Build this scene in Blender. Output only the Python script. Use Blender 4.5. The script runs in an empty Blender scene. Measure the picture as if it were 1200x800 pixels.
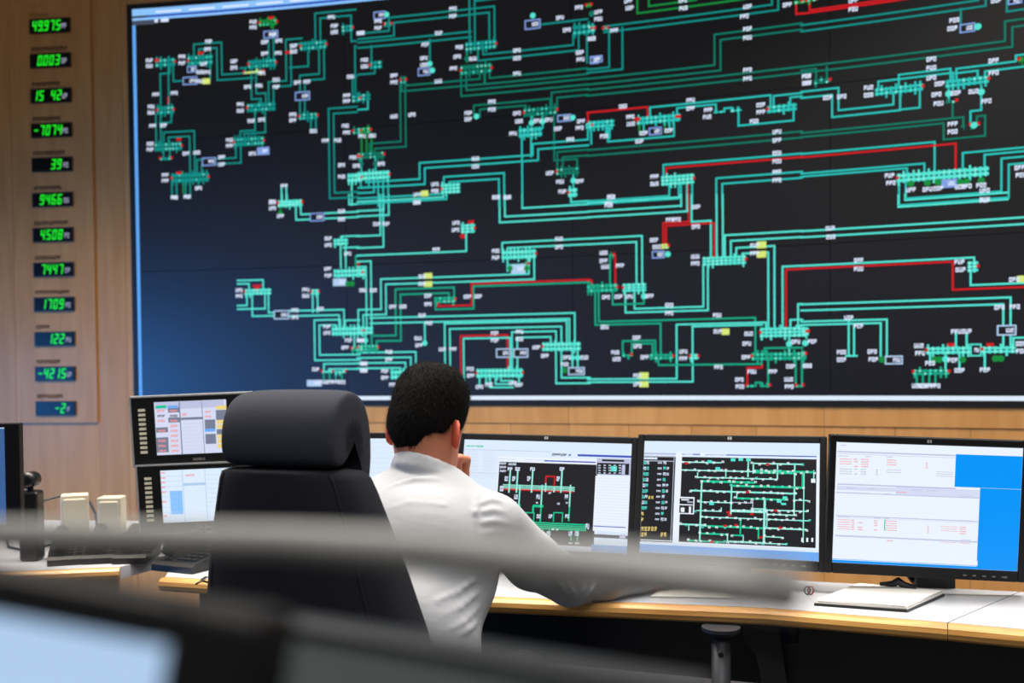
import bpy, math, random
import numpy as np
from mathutils import Vector, Matrix
random.seed(7)
np.random.seed(7)
SC = bpy.context.scene
COL = SC.collection

# ------------------------------------------------------------------ camera
F, CX, CY, ZC = 1200.0, 600.0, 467.0, 1.30
PITCH, ROLL = math.radians(1.5), math.radians(0.5)
_fw = np.array([0, math.cos(PITCH), -math.sin(PITCH)])
_u0 = np.array([0, math.sin(PITCH), math.cos(PITCH)])
_r0 = np.array([1.0, 0, 0])
RT = _r0*math.cos(ROLL) - _u0*math.sin(ROLL)
UP = _u0*math.cos(ROLL) + _r0*math.sin(ROLL)
CAMP = np.array([0, 0, ZC])
cam = bpy.data.cameras.new('camera')
camo = bpy.data.objects.new('camera', cam)
COL.objects.link(camo)
camo.matrix_world = Matrix(((RT[0], UP[0], -_fw[0], 0), (RT[1], UP[1], -_fw[1], 0), (RT[2], UP[2], -_fw[2], ZC), (0, 0, 0, 1)))
cam.sensor_width = 36.0
cam.lens = 36.0
cam.shift_y = (CY-400.0)/1200.0
cam.clip_start = 0.02
cam.dof.use_dof = True
cam.dof.focus_distance = 2.35
cam.dof.aperture_fstop = 3.2
SC.camera = camo

# ------------------------------------------------------------------ light and exposure
SC.view_settings.view_transform = 'Standard'
SC.view_settings.look = 'None'
SC.view_settings.exposure = 0.0
SC.view_settings.gamma = 1.0
SC.view_settings.use_curve_mapping = False
world = bpy.data.worlds.new('room_air')
SC.world = world
world.use_nodes = True
world.node_tree.nodes['Background'].inputs[0].default_value = (1.0, 0.93, 0.84, 1)
world.node_tree.nodes['Background'].inputs[1].default_value = 0.13

def area(name, loc, target, sx, sy, power, col, spread=180):
    l = bpy.data.lights.new(name, 'AREA')
    l.shape = 'RECTANGLE'; l.size = sx; l.size_y = sy; l.energy = power; l.color = col; l.spread = math.radians(spread)
    o = bpy.data.objects.new(name, l); COL.objects.link(o)
    o.location = loc
    o.rotation_euler = (Vector(target)-Vector(loc)).to_track_quat('-Z', 'Y').to_euler()
    return o
area('ceiling_light_desk', (0.2, 1.7, 3.95), (0.2, 1.7, 0), 3.2, 1.0, 30, (1.0, 0.955, 0.89), 120)
area('ceiling_light_wall', (0.9, 3.1, 3.95), (0.9, 3.1, 0), 3.6, 0.6, 100, (1.0, 0.93, 0.84), 104)
area('ceiling_light_side', (-1.9, 3.0, 3.95), (-1.9, 3.0, 0), 1.2, 0.8, 84, (1.0, 0.90, 0.76), 112)
area('ceiling_light_rear', (0.2, -0.9, 3.95), (0.2, -0.9, 0), 3.2, 1.0, 76, (1.0, 0.96, 0.91), 140)
area('daylight_window', (-5.2, 2.75, 1.05), (-0.8, 4.9, 0.7), 1.5, 1.1, 33, (0.05, 0.32, 1.0), 75)

# ------------------------------------------------------------------ helpers
def lin(c):
    c = c/255.0
    return c/12.92 if c <= 0.04045 else ((c+0.055)/1.055)**2.4
def rgb(r, g, b): return (lin(r), lin(g), lin(b), 1.0)
MATS = {}
def mat(name, col, rough=0.5, metal=0.0, spec=0.5, coat=0.0, emit=None, es=1.0, bump=None):
    m = bpy.data.materials.new(name); m.use_nodes = True
    nt = m.node_tree; b = nt.nodes['Principled BSDF']
    b.inputs['Base Color'].default_value = rgb(*col)
    b.inputs['Roughness'].default_value = rough
    b.inputs['Metallic'].default_value = metal
    b.inputs['Specular IOR Level'].default_value = spec
    b.inputs['Coat Weight'].default_value = coat
    b.inputs['Coat Roughness'].default_value = 0.15
    if emit:
        b.inputs['Emission Color'].default_value = rgb(*emit)
        b.inputs['Emission Strength'].default_value = es
    if bump:
        sc, strength, dist, stretch = bump
        tc = nt.nodes.new('ShaderNodeTexCoord'); mp = nt.nodes.new('ShaderNodeMapping')
        mp.inputs['Scale'].default_value = stretch
        n = nt.nodes.new('ShaderNodeTexNoise'); n.inputs['Scale'].default_value = sc; n.inputs['Detail'].default_value = 3
        bp = nt.nodes.new('ShaderNodeBump'); bp.inputs['Strength'].default_value = strength; bp.inputs['Distance'].default_value = dist
        nt.links.new(tc.outputs['Object'], mp.inputs[0]); nt.links.new(mp.outputs[0], n.inputs['Vector'])
        nt.links.new(n.outputs[0], bp.inputs['Height']); nt.links.new(bp.outputs[0], b.inputs['Normal'])
    MATS[name] = m
    return m
def wood(name, c1, c2, stretch, rough=0.4, coat=0.25):
    m = mat(name, c1, rough, coat=coat)
    nt = m.node_tree; b = nt.nodes['Principled BSDF']; b.inputs['Specular IOR Level'].default_value = 0.3
    g = nt.nodes.new('ShaderNodeNewGeometry'); oi = nt.nodes.new('ShaderNodeObjectInfo')
    ad = nt.nodes.new('ShaderNodeVectorMath'); ad.operation = 'ADD'
    cb = nt.nodes.new('ShaderNodeCombineXYZ')
    ml = nt.nodes.new('ShaderNodeMath'); ml.operation = 'MULTIPLY'; ml.inputs[1].default_value = 9.0
    nt.links.new(oi.outputs['Random'], ml.inputs[0]); nt.links.new(ml.outputs[0], cb.inputs[2])
    nt.links.new(g.outputs['Position'], ad.inputs[0]); nt.links.new(cb.outputs[0], ad.inputs[1])
    mp = nt.nodes.new('ShaderNodeMapping'); mp.inputs['Scale'].default_value = stretch
    nt.links.new(ad.outputs[0], mp.inputs[0])
    n = nt.nodes.new('ShaderNodeTexNoise'); n.inputs['Scale'].default_value = 6.0; n.inputs['Detail'].default_value = 5; n.inputs['Distortion'].default_value = 0.4
    nt.links.new(mp.outputs[0], n.inputs['Vector'])
    cr = nt.nodes.new('ShaderNodeValToRGB')
    cr.color_ramp.elements[0].position = 0.36; cr.color_ramp.elements[0].color = rgb(*c2)
    cr.color_ramp.elements[1].position = 0.64; cr.color_ramp.elements[1].color = rgb(*c1)
    nt.links.new(n.outputs[0], cr.inputs[0])
    hs = nt.nodes.new('ShaderNodeHueSaturation')
    mr = nt.nodes.new('ShaderNodeMapRange'); mr.inputs[3].default_value = 0.94; mr.inputs[4].default_value = 1.05
    nt.links.new(oi.outputs['Random'], mr.inputs[0]); nt.links.new(mr.outputs[0], hs.inputs['Value'])
    nt.links.new(cr.outputs[0], hs.inputs['Color']); nt.links.new(hs.outputs[0], b.inputs['Base Color'])
    bp = nt.nodes.new('ShaderNodeBump'); bp.inputs['Strength'].default_value = 0.08; bp.inputs['Distance'].default_value = 0.002
    nt.links.new(n.outputs[0], bp.inputs['Height']); nt.links.new(bp.outputs[0], b.inputs['Normal'])
    return m
def emis(name, col, es=1.0, rough=0.35, spec=0.25):
    return mat(name, (4, 4, 5), rough, spec=spec, emit=col, es=es)

class MB:
    """collects vertices, faces and material indices in world coordinates"""
    def __init__(s): s.v = []; s.f = []; s.m = []
    def face(s, pts, mi=0):
        b = len(s.v); s.v += [tuple(map(float, p)) for p in pts]; s.f.append(tuple(range(b, b+len(pts)))); s.m.append(mi)
    def add(s, vs, fs, mi=0):
        b = len(s.v); s.v += [tuple(map(float, p)) for p in vs]
        for f in fs: s.f.append(tuple(i+b for i in f)); s.m.append(mi)
    def hexa(s, p, mi=0):   # p: 4 bottom (ccw from above) + 4 top
        s.add(p, [(3,2,1,0),(4,5,6,7),(0,1,5,4),(1,2,6,5),(2,3,7,6),(3,0,4,7)], mi)
    def box(s, fr, lo, hi, mi=0, bev=0.0):
        """box in a frame fr=(origin,ex,ey,ez)"""
        o, ex, ey, ez = fr
        P = lambda x, y, z: o+ex*x+ey*y+ez*z
        x0, y0, z0 = lo; x1, y1, z1 = hi
        if bev <= 0:
            s.hexa([P(x0,y0,z0),P(x1,y0,z0),P(x1,y1,z0),P(x0,y1,z0),P(x0,y0,z1),P(x1,y0,z1),P(x1,y1,z1),P(x0,y1,z1)], mi); return
        b = min(bev, (x1-x0)/2.01, (y1-y0)/2.01, (z1-z0)/2.01)
        rings = []
        def ring(z, i):
            c = b*0.55
            return [P(x0+i+c,y0+i,z),P(x1-i-c,y0+i,z),P(x1-i,y0+i+c,z),P(x1-i,y1-i-c,z),P(x1-i-c,y1-i,z),P(x0+i+c,y1-i,z),P(x0+i,y1-i-c,z),P(x0+i,y0+i+c,z)]
        for z, i in ((z0,b),(z0+b*.3,b*.3),(z0+b,0),(z1-b,0),(z1-b*.3,b*.3),(z1,b)): rings.append(ring(z, i))
        s.loft(rings, mi)
    def loft(s, rings, mi=0, caps=True, closed=True):
        n = len(rings[0]); vs = [p for r in rings for p in r]; fs = []
        for k in range(len(rings)-1):
            for i in range(n if closed else n-1):
                j = (i+1) % n
                fs.append((k*n+i, k*n+j, (k+1)*n+j, (k+1)*n+i))
        if caps:
            fs.append(tuple(range(n-1, -1, -1))); fs.append(tuple((len(rings)-1)*n+i for i in range(n)))
        s.add(vs, fs, mi)
    def tube(s, pts, r, n=10, mi=0):
        pts = [np.array(p, float) for p in pts]; rs = r if hasattr(r, '__len__') else [r]*len(pts)
        rings = []; prev = None
        for i, p in enumerate(pts):
            t = pts[min(i+1, len(pts)-1)]-pts[max(i-1, 0)]; t = t/(np.linalg.norm(t)+1e-9)
            if prev is None:
                a = np.array([0, 0, 1.0]) if abs(t[2]) < 0.9 else np.array([1.0, 0, 0])
                u = np.cross(t, a)
            else: u = prev-t*(prev@t)
            u = u/np.linalg.norm(u); prev = u; w = np.cross(t, u)
            rings.append([p+(u*math.cos(2*math.pi*k/n)+w*math.sin(2*math.pi*k/n))*rs[i] for k in range(n)])
        s.loft(rings, mi)
    def build(s, name, mats, parent=None, smooth=False, label=None, cat=None, group=None, kind=None):
        return link_mesh(name, np.array(s.v), s.f, s.m, mats, parent, smooth, label, cat, group, kind)

def base_of(o):
    p = np.array(o.location)
    if o.parent: p = p+base_of(o.parent)
    return p
def tag(o, label=None, cat=None, group=None, kind=None):
    if label: o['label'] = label
    if cat: o['category'] = cat
    if group: o['group'] = group
    if kind: o['kind'] = kind
    return o
def link_mesh(name, v, f, mi, mats, parent=None, smooth=False, label=None, cat=None, group=None, kind=None):
    v = np.asarray(v, float)
    lo, hi = v.min(0), v.max(0); c = np.array([(lo[0]+hi[0])/2, (lo[1]+hi[1])/2, lo[2]])
    me = bpy.data.meshes.new(name)
    me.from_pydata([tuple(p) for p in (v-c)], [], [tuple(int(i) for i in q) for q in f])
    if not isinstance(mats, (list, tuple)): mats = [mats]
    for m in mats: me.materials.append(MATS[m] if isinstance(m, str) else m)
    if mi is not None and len(mats) > 1: me.polygons.foreach_set('material_index', list(mi))
    if smooth: me.polygons.foreach_set('use_smooth', [True]*len(me.polygons))
    me.update()
    o = bpy.data.objects.new(name, me); COL.objects.link(o)
    if parent is not None:
        o.parent = parent; o.location = tuple(c-base_of(parent))
    else: o.location = tuple(c)
    return tag(o, label, cat, group, kind)
def empty(name, loc, label=None, cat=None, group=None, kind=None, parent=None):
    o = bpy.data.objects.new(name, None); o.empty_display_size = 0.05; COL.objects.link(o)
    if parent is not None: o.parent = parent; o.location = tuple(np.array(loc)-base_of(parent))
    else: o.location = tuple(loc)
    return tag(o, label, cat, group, kind)

def text_shape(body):
    """outline faces of a word, scaled to the unit box"""
    cu = bpy.data.curves.new('word', 'FONT'); cu.body = body; cu.resolution_u = 2
    o = bpy.data.objects.new('word', cu); COL.objects.link(o)
    me = bpy.data.meshes.new_from_object(o.evaluated_get(bpy.context.evaluated_depsgraph_get()))
    v = np.array([tuple(p.co)[:2] for p in me.vertices]); f = [tuple(p.vertices) for p in me.polygons]
    bpy.data.objects.remove(o); bpy.data.meshes.remove(me); bpy.data.curves.remove(cu)
    return (v-v.min(0))/(v.max(0)-v.min(0)), f
V3 = lambda *a: np.array(a, float)
WORLD = (V3(0,0,0), V3(1,0,0), V3(0,1,0), V3(0,0,1))
def frame(o, yaw): # ex to the right, ey forward, rotated by yaw about z
    return (np.array(o, float), V3(math.cos(yaw), math.sin(yaw), 0), V3(-math.sin(yaw), math.cos(yaw), 0), V3(0,0,1))
def ray(x, y): return ((x-CX)/F)*RT-((y-CY)/F)*UP+_fw
def atY(x, y, Y): r = ray(x, y); return CAMP+r*(Y/r[1])
def atZ(x, y, z): r = ray(x, y); return CAMP+r*((z-ZC)/r[2])

# ------------------------------------------------------------------ materials
wood('wall_wood', (216, 158, 94), (204, 145, 82), (3.0, 3.0, 0.35), 0.45, 0.06)
wood('edge_wood', (228, 174, 98), (190, 134, 66), (0.6, 0.6, 14.0), 0.42, 0.2)
mat('joint', (96, 64, 36), 0.8)
mat('carpet', (58, 60, 64), 0.95, bump=(300, 0.3, 0.002, (1, 1, 1)))
mat('desk_white', (188, 191, 198), 0.25, spec=0.5)
mat('black_plastic', (16, 16, 18), 0.38)
mat('bezel', (13, 14, 17), 0.5, spec=0.3)
mat('dark_metal', (34, 36, 40), 0.5, metal=0.3)
mat('leg_metal', (52, 54, 60), 0.45, metal=0.5)
mat('grey_metal', (120, 122, 126), 0.38, metal=0.7)
mat('silver', (205, 206, 208), 0.3, metal=0.5)
mat('beige_plastic', (196, 188, 170), 0.5)
mat('beige_cloth', (184, 178, 162), 0.8, bump=(400, 0.4, 0.001, (1, 1, 1)))
mat('chair_fabric', (23, 25, 33), 0.88, spec=0.25, bump=(520, 0.5, 0.0015, (1, 1, 1)))
mat('headrest_fabric', (52, 55, 66), 0.88, spec=0.25, bump=(520, 0.5, 0.0015, (1, 1, 1)))
mat('shirt', (184, 187, 193), 0.9, spec=0.1, bump=(13, 0.22, 0.008, (1.0, 1.0, 2.4)))
mat('skin', (198, 128, 100), 0.5, spec=0.35)
mat('ear_skin', (214, 98, 78), 0.5, spec=0.35)
mat('hair', (8, 7, 7), 0.85, spec=0.12, bump=(260, 0.7, 0.003, (1, 1, 0.3)))
mat('trousers', (26, 27, 33), 0.85)
mat('shoe', (14, 13, 13), 0.4)
mat('paper', (232, 230, 226), 0.8)
mat('eye_white', (225, 222, 218), 0.2)
mat('red_plastic', (150, 30, 34), 0.4)
mat('frame_black', (9, 9, 11), 0.5)
mat('ink', (84, 56, 34), 0.9)
mat('grey_rail', (150, 151, 150), 0.45, metal=0.2)
mat('partition_cloth', (112, 122, 124), 0.9)
mat('button_cream', (206, 200, 178), 0.5, emit=(150, 146, 128), es=0.35)
mat('meter_glass', (4, 6, 10), 0.28, spec=0.2)
emis('led_green', (30, 245, 40), 1.0)
emis('unit_print', (150, 150, 175), 0.8)
emis('scr_base', (4, 4, 7), 1.0, 0.36, 0.75)
emis('scr_base2', (4, 4, 9), 1.0, 0.36, 0.75)
emis('scr_base3', (3, 5, 18), 1.0, 0.36, 0.75)
for k, c in dict(c=(86, 228, 212), t=(13, 140, 132), g=(10, 118, 98), h=(18, 166, 132), m=(40, 192, 184), G=(16, 140, 62), r=(206, 26, 32), w=(222, 232, 255), y=(214, 232, 120), b=(130, 160, 225), n=(152, 238, 222),
                 k=(28, 28, 34), s=(140, 196, 255), S=(96, 168, 246), N=(16, 66, 176), W=(236, 244, 255), q=(0, 150, 250), Q=(112, 172, 246), p=(214, 220, 244), P=(190, 196, 226), e=(120, 128, 150), d=(176, 205, 238), x=(240, 150, 150), o=(238, 214, 130), v=(60, 84, 190), i=(62, 98, 152), E=(10, 198, 146), z=(176, 186, 205), Z=(70, 76, 92), D=(222, 238, 255)).items():
    emis('px_'+k, c)
PXN = [m_[3:] for m_ in MATS if m_.startswith('px_')]
PXI = {k: i for i, k in enumerate(PXN)}
PXM = ['px_'+k for k in PXN]
# ------------------------------------------------------------------ the curved back wall
WC, WR = np.array([-4.1767, -8.6417]), 14.2827
def wp(s, z, off=0.0):
    a = s/WR; r = WR-off
    return V3(WC[0]+math.sin(a)*r, WC[1]+math.cos(a)*r, z)
def px2w(x, y):
    d = ray(x, y); a = d[0]**2+d[1]**2
    o = CAMP[:2]-WC; b = d[0]*o[0]+d[1]*o[1]; c = o@o-WR*WR
    t = (-b+math.sqrt(b*b-a*c))/a
    p = CAMP+d*t
    return math.atan2(p[0]-WC[0], p[1]-WC[1])*WR, p[2]
def wall_slab(mb, s0, s1, z0, z1, o0, o1, mi=0, step=0.25):
    """a slab following the wall, from offset o0 (back) to o1 (front)"""
    n = max(1, int(math.ceil((s1-s0)/step))); rings = []
    for i in range(n+1):
        s = s0+(s1-s0)*i/n
        rings.append([wp(s, z0, o0), wp(s, z0, o1), wp(s, z1, o1), wp(s, z1, o0)])
    mb.loft(rings, mi)
DS0, DS1, DZ0, DZ1 = 2.19, 8.09, 1.157, 3.237
sx = lambda x, y=300: px2w(x, y)[0]

mb = MB(); wall_slab(mb, -2.2, 8.9, 0, 4.2, -0.12, -0.03)
wall = mb.build('wall_back', 'joint', kind='structure', label='curved wall clad in light oak boards behind the video display')
def board(s0, s1, z0, z1, front=0.0):
    g = 0.0009
    mb = MB(); wall_slab(mb, s0+g, s1-g, z0+g, z1-g, -0.03, front)
    mb.build('board', 'wall_wood', wall)
FRL = 0.026
ss = [-2.2, -1.5, -0.8, -0.1, 0.6, sx(-40), sx(16), sx(113), sx(147), DS0-FRL]
for a, b in zip(ss[:-1], ss[1:]): board(a, b, 0.0, 4.2)
k = DS0-FRL; i = 0
while k < 8.6:
    e = min(k+1.18, 8.9)
    board(k, e, DZ1+0.022, 4.2); board(k, e, 1.048, DZ0-0.022); k = e
k = DS0-FRL
while k < 8.85:
    e = min(k+0.295, 8.9); board(k, e, 0.0, 1.048, -0.004); k = e
board(DS1+FRL, 8.9, DZ0-0.022, DZ1+0.022)
# raised plaque that carries the meters
pl0, pl1 = sx(21), sx(112); plz0 = px2w(70, 495)[1]; plz1 = px2w(60, 2)[1]
mb = MB(); wall_slab(mb, pl0, pl1, plz0, plz1, 0.0, 0.012)
plaque = mb.build('meter_plaque', 'wall_wood', label='tall narrow oak plaque on the wall carrying the column of green meters', cat='wall panel')

fl = MB(); fl.hexa([V3(-6,-3,-0.05),V3(5.5,-3,-0.05),V3(5.5,7,-0.05),V3(-6,7,-0.05),V3(-6,-3,0),V3(5.5,-3,0),V3(5.5,7,0),V3(-6,7,0)])
fl.build('floor', 'carpet', kind='structure')

# ------------------------------------------------------------------ seven segment meters
SEG = {'0':'abcdef','1':'bc','2':'abged','3':'abgcd','4':'fgbc','5':'afgcd','6':'afgedc','7':'abc','8':'abcdefg','9':'abcdfg','-':'g',' ':''}
def seg7(mb, ch, s, z, w, h, off, mi):
    t = w*0.30; sl = 0.16
    P = lambda u, v: wp(s+u+v*sl, z+v, off)
    H = {'a':h-t/2,'g':h/2,'d':t/2}; hh = t/2
    for c in SEG[ch]:
        if c in 'agd':
            v = H[c]; q = [(0.0+t*.2,v-hh),(w-t*.2,v-hh),(w-t*.2,v+hh),(t*.2,v+hh)]
        else:
            u = 0 if c in 'fe' else w-t; v0, v1 = (h/2, h) if c in 'fb' else (0, h/2)
            q = [(u,v0+t*.15),(u+t,v0+t*.15),(u+t,v1-t*.15),(u,v1-t*.15)]
        mb.face([P(*p) for p in q], mi)
def scribble(put, u, v, w, h, n):
    """n illegible characters as blurred strokes inside a box; put(u0,v0,u1,v1)"""
    cw = w/n
    for i in range(n):
        a = u+i*cw+cw*.08; b = u+(i+1)*cw-cw*.08; t = cw*.28
        k = random.random()
        put(a, v, a+t, v+h)
        if k > 0.25: put(b-t, v+(h*.0 if k > .5 else h*.4), b, v+h)
        if k < 0.8: put(a, v+h-h*.3, b, v+h)
        put(a, v+(h*.35 if k < .4 else 0), b, v+(h*.62 if k < .4 else h*.27))
readings = [('49975',31.5,'frequency'),('0003',72,''),('15 42',113,''),('-7074',153.5,''),('39',193.5,''),('9466',234.5,''),('4508',275.5,''),('7447',316,''),('1709',356.5,''),('122',397,''),('-4215',437.5,''),('-2',478,'')]
cap = [9,18,14,14,16,14,17,13,17,7,12,13]
caps = MB()
ORD = ['topmost', 'second from top', 'third from top', 'fourth from top', 'fifth from top', 'sixth from top', 'sixth from bottom', 'fifth from bottom', 'fourth from bottom', 'third from bottom', 'second from bottom', 'bottom']
for (txt, y, _), cn in zip(readings, cap):
    xc = 60.5+(y-31.5)*0.0162
    s, z = px2w(xc, y); w, h = 0.2300, 0.0760
    root = empty('panel_meter', wp(s, z-h/2, 0.012), '%s small black panel meter on the oak plaque, green digits reading %s' % (ORD[[r_[1] for r_ in readings].index(y)], txt.strip()), 'meter', 'column of green panel meters')
    mb = MB(); wall_slab(mb, s-w/2, s+w/2, z-h/2, z+h/2, 0.012, 0.022)
    mb.build('housing', 'frame_black', root)
    mb = MB(); wall_slab(mb, s-w/2+.007, s+w/2-.007, z-h/2+.006, z+h/2-.006, 0.022, 0.0235)
    mb.build('window', 'meter_glass', root)
    dw, dh = 0.0245, 0.054; st = 0.0335
    n = len(txt); s0 = s+0.062-n*st+(0.006 if n == 5 else 0)
    for i, ch in enumerate(txt):
        if ch == ' ': continue
        mb = MB(); seg7(mb, ch, s0+i*st, z-dh/2, dw, dh, 0.0245, 0); mb.build('digit', 'led_green', root)
    if txt in ('49975', '0003'):
        mb = MB(); k = s0+(2 if txt == '49975' else 1)*st-.006; mb.face([wp(k, z-dh/2, .0245), wp(k+.006, z-dh/2, .0245), wp(k+.006, z-dh/2+.007, .0245), wp(k, z-dh/2+.007, .0245)]); mb.build('decimal_point', 'led_green', root)
    mb = MB()
    put = lambda a, b, c, d: mb.face([wp(a, b, .0245), wp(c, b, .0245), wp(c, d, .0245), wp(a, d, .0245)])
    scribble(put, s+0.066, z-.020, 0.032 if txt != '-2' else .018, .028, 2 if txt != '-2' else 1)
    mb.build('unit_mark', 'unit_print', root)
    put2 = lambda a, b, c, d: caps.face([wp(a, b, .0128), wp(c, b, .0128), wp(c, d, .0128), wp(a, d, .0128)])
    if txt == '49975':
        tv, tf = text_shape('Frequenz'); caps.add([wp(s-w/2+.004+u*cn*.0115, z+h/2+.012+q*.026, .0128) for u, q in tv], tf)
    else: scribble(put2, s-w/2+.004, z+h/2+.016, cn*0.0115, .021, cn)
caps.build('caption_lettering', 'ink', plaque, kind='stuff')

# ------------------------------------------------------------------ the video wall
vw = empty('video_wall', wp((DS0+DS1)/2, DZ0, 0.0), 'huge curved black video wall showing a teal and red power network diagram', 'video wall')
mb = MB()
wall_slab(mb, DS0-FRL, DS0, DZ0-.022, DZ1+.022, -0.03, 0.006)
wall_slab(mb, DS1, DS1+FRL, DZ0-.022, DZ1+.022, -0.03, 0.006)
wall_slab(mb, DS0, DS1, DZ0-.022, DZ0, -0.03, 0.006)
wall_slab(mb, DS0, DS1, DZ1, DZ1+.022, -0.03, 0.006)
mb.build('frame', 'frame_black', vw)
rh = (DZ1-DZ0)/3
for c in range(5):
    for r in range(3):
        mb = MB(); g = 0.0012
        wall_slab(mb, DS0+c*1.18+g, DS0+(c+1)*1.18-g, DZ0+r*rh+g, DZ0+(r+1)*rh-g, -0.02, 0.002, 0, 0.04)
        mb.build('screen_panel', ['scr_base3', 'scr_base2', 'scr_base'][r], vw)
DG = MB()
def dq(s0, z0, s1, z1, col, off):
    """axis aligned quad on the display, split where it follows the curve"""
    s0 = max(s0, DS0); s1 = min(s1, DS1); z0 = max(z0, DZ0); z1 = min(z1, DZ1)
    if s1 <= s0 or z1 <= z0: return
    n = max(1, int(math.ceil((s1-s0)/0.2)))
    for i in range(n):
        a = s0+(s1-s0)*i/n; b = s0+(s1-s0)*(i+1)/n
        DG.face([wp(a, z0, off), wp(b, z0, off), wp(b, z1, off), wp(a, z1, off)], PXI[col])
LW = 0.0082
def seg(p, q, col, lw=LW, off=.0035):
    h = lw/2
    dq(min(p[0], q[0])-h, min(p[1], q[1])-h, max(p[0], q[0])+h, max(p[1], q[1])+h, col, off)
def offset(poly, d):
    out = []
    n = len(poly)
    for i, p in enumerate(poly):
        dx = dz = 0.0
        for a, b in ((i-1, i), (i, i+1)):
            if a < 0 or b >= n: continue
            v = (poly[b][0]-poly[a][0], poly[b][1]-poly[a][1])
            if abs(v[0]) > abs(v[1]): dz = d*(1 if v[0] > 0 else -1)
            else: dx = -d*(1 if v[1] > 0 else -1)
        out.append((p[0]+dx, p[1]+dz))
    return out
CROP = {'A':(150,0,3.332),'B':(420,0,3.332),'C':(690,0,3.332),'D':(940,0,3.3346),'E':(150,230,3.2),'F':(420,230,3.2),'G':(690,230,3.2),'H':(940,230,3.2)}
def cw(cr, u, v):
    x0, y0, k = CROP[cr]; return px2w(x0+u/k, y0+v/k)
CLIP = {k: px2w(CUT, 235)[0] for k, CUT in dict(A=420, B=690, C=940, D=1300, E=420, F=690, G=940, H=1300).items()}
def nums(t): return [tuple(map(float, q.split(','))) for q in t.split()]
def line(cr, col, n, txt, sep=0.027):
    p = [list(cw(cr, *q)) for q in nums(txt)]
    if cr in 'EFGH' and col == 'g': col = 'h'
    if cr in 'BCD' and col == 'c': col = 'm'
    lim = CLIP[cr]; hv = []
    for i in range(len(p)-1): hv.append(abs(p[i+1][0]-p[i][0]) > abs(p[i+1][1]-p[i][1]))
    for i, h in enumerate(hv):      # make every run exactly level or plumb
        k = 1 if h else 0
        m = (p[i][k]+p[i+1][k])/2; p[i][k] = p[i+1][k] = m
        if i > 0 and hv[i-1] == h: p[i-1][k] = m
    for j in range(n):
        q = offset(p, (j-(n-1)/2)*sep)
        for i in range(len(q)-1):
            if min(q[i][0], q[i+1][0]) < lim: seg((min(q[i][0], lim), q[i][1]), (min(q[i+1][0], lim), q[i+1][1]), col)
def cluster(cr, col, u0, v0, u1, v1, rows=2):
    s0, za = cw(cr, u0, (v0+v1)/2); s1, _ = cw(cr, u1, (v0+v1)/2); s1 = min(s1, CLIP[cr]+.02)
    if cr in 'EFGH' and col == 'g': col = 'h'
    if cr in 'BCD' and col == 'c' and v0 < 560: col = 'm'
    z1 = cw(cr, (u0+u1)/2, v0)[1]; z0 = cw(cr, (u0+u1)/2, v1)[1]
    for r in range(rows):
        z = z0+(z1-z0)*(r+.5)/rows; t = (z1-z0)/rows*.34
        dq(s0, z-t, s1, z+t, col, .0038)
    n = max(2, int((s1-s0)/.019)); w = (s1-s0)/n
    for i in range(n):
        a = s0+i*w
        dq(a+w*.18, z0-random.choice((0, 0, .012)), a+w*.62, z1+random.choice((0, 0, .010)), col, .0039)
        for r in range(rows):
            z = z0+(z1-z0)*(r+.5)/rows
            if random.random() < .5: dq(a+w*.22, z-.004, a+w*.58, z+.004, 'n' if col == 'c' or random.random() < .4 else 'c', .0042)
    for e in (s0-.004, s1-.006):
        if random.random() < .6: dq(e, z0+(z1-z0)*.4, e+.012, z0+(z1-z0)*.4+.013, 'r', .0044)
def lab(cr, txt, col='w', n=3, wd=0.040, h=0.0195):
    for u, v in nums(txt):
        s, z = cw(cr, u, v)
        if s > CLIP[cr]+.03: continue
        scribble(lambda a, b, c, d: dq(a, b, c, d, col, .0046), s-wd/2, z-h/2, wd, h, n)
def bx(cr, txt, col='b', fill=False):
    for u0, v0, u1, v1 in nums(txt):
        s0, _ = cw(cr, u0, (v0+v1)/2); s1, _ = cw(cr, u1, (v0+v1)/2); um = (u0+u1)/2
        z1 = cw(cr, um, v0)[1]; z0 = cw(cr, um, v1)[1]; t = .0062
        if fill: dq(s0, z0, s1, z1, col, .0041)
        else:
            dq(s0, z0, s1, z1, 'k', .0040)
            dq(s0, z0, s0+t, z1, col, .0043); dq(s1-t, z0, s1, z1, col, .0043); dq(s0, z0, s1, z0+t, col, .0043); dq(s0, z1-t, s1, z1, col, .0043)
        w = (s1-s0)*.42
        scribble(lambda a, b, c, d: dq(a, b, c, d, 'w', .0046), s1-t*1.5-w, (z0+z1)/2-.009, w, .018, 3)
def dots(cr, col, txt, r=.014):
    for u, v in nums(txt):
        s, z = cw(cr, u, v)
        DG.face([wp(s+r*math.cos(k*math.pi/5), z+r*math.sin(k*math.pi/5), .0045) for k in range(10)], PXI[col])
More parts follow.
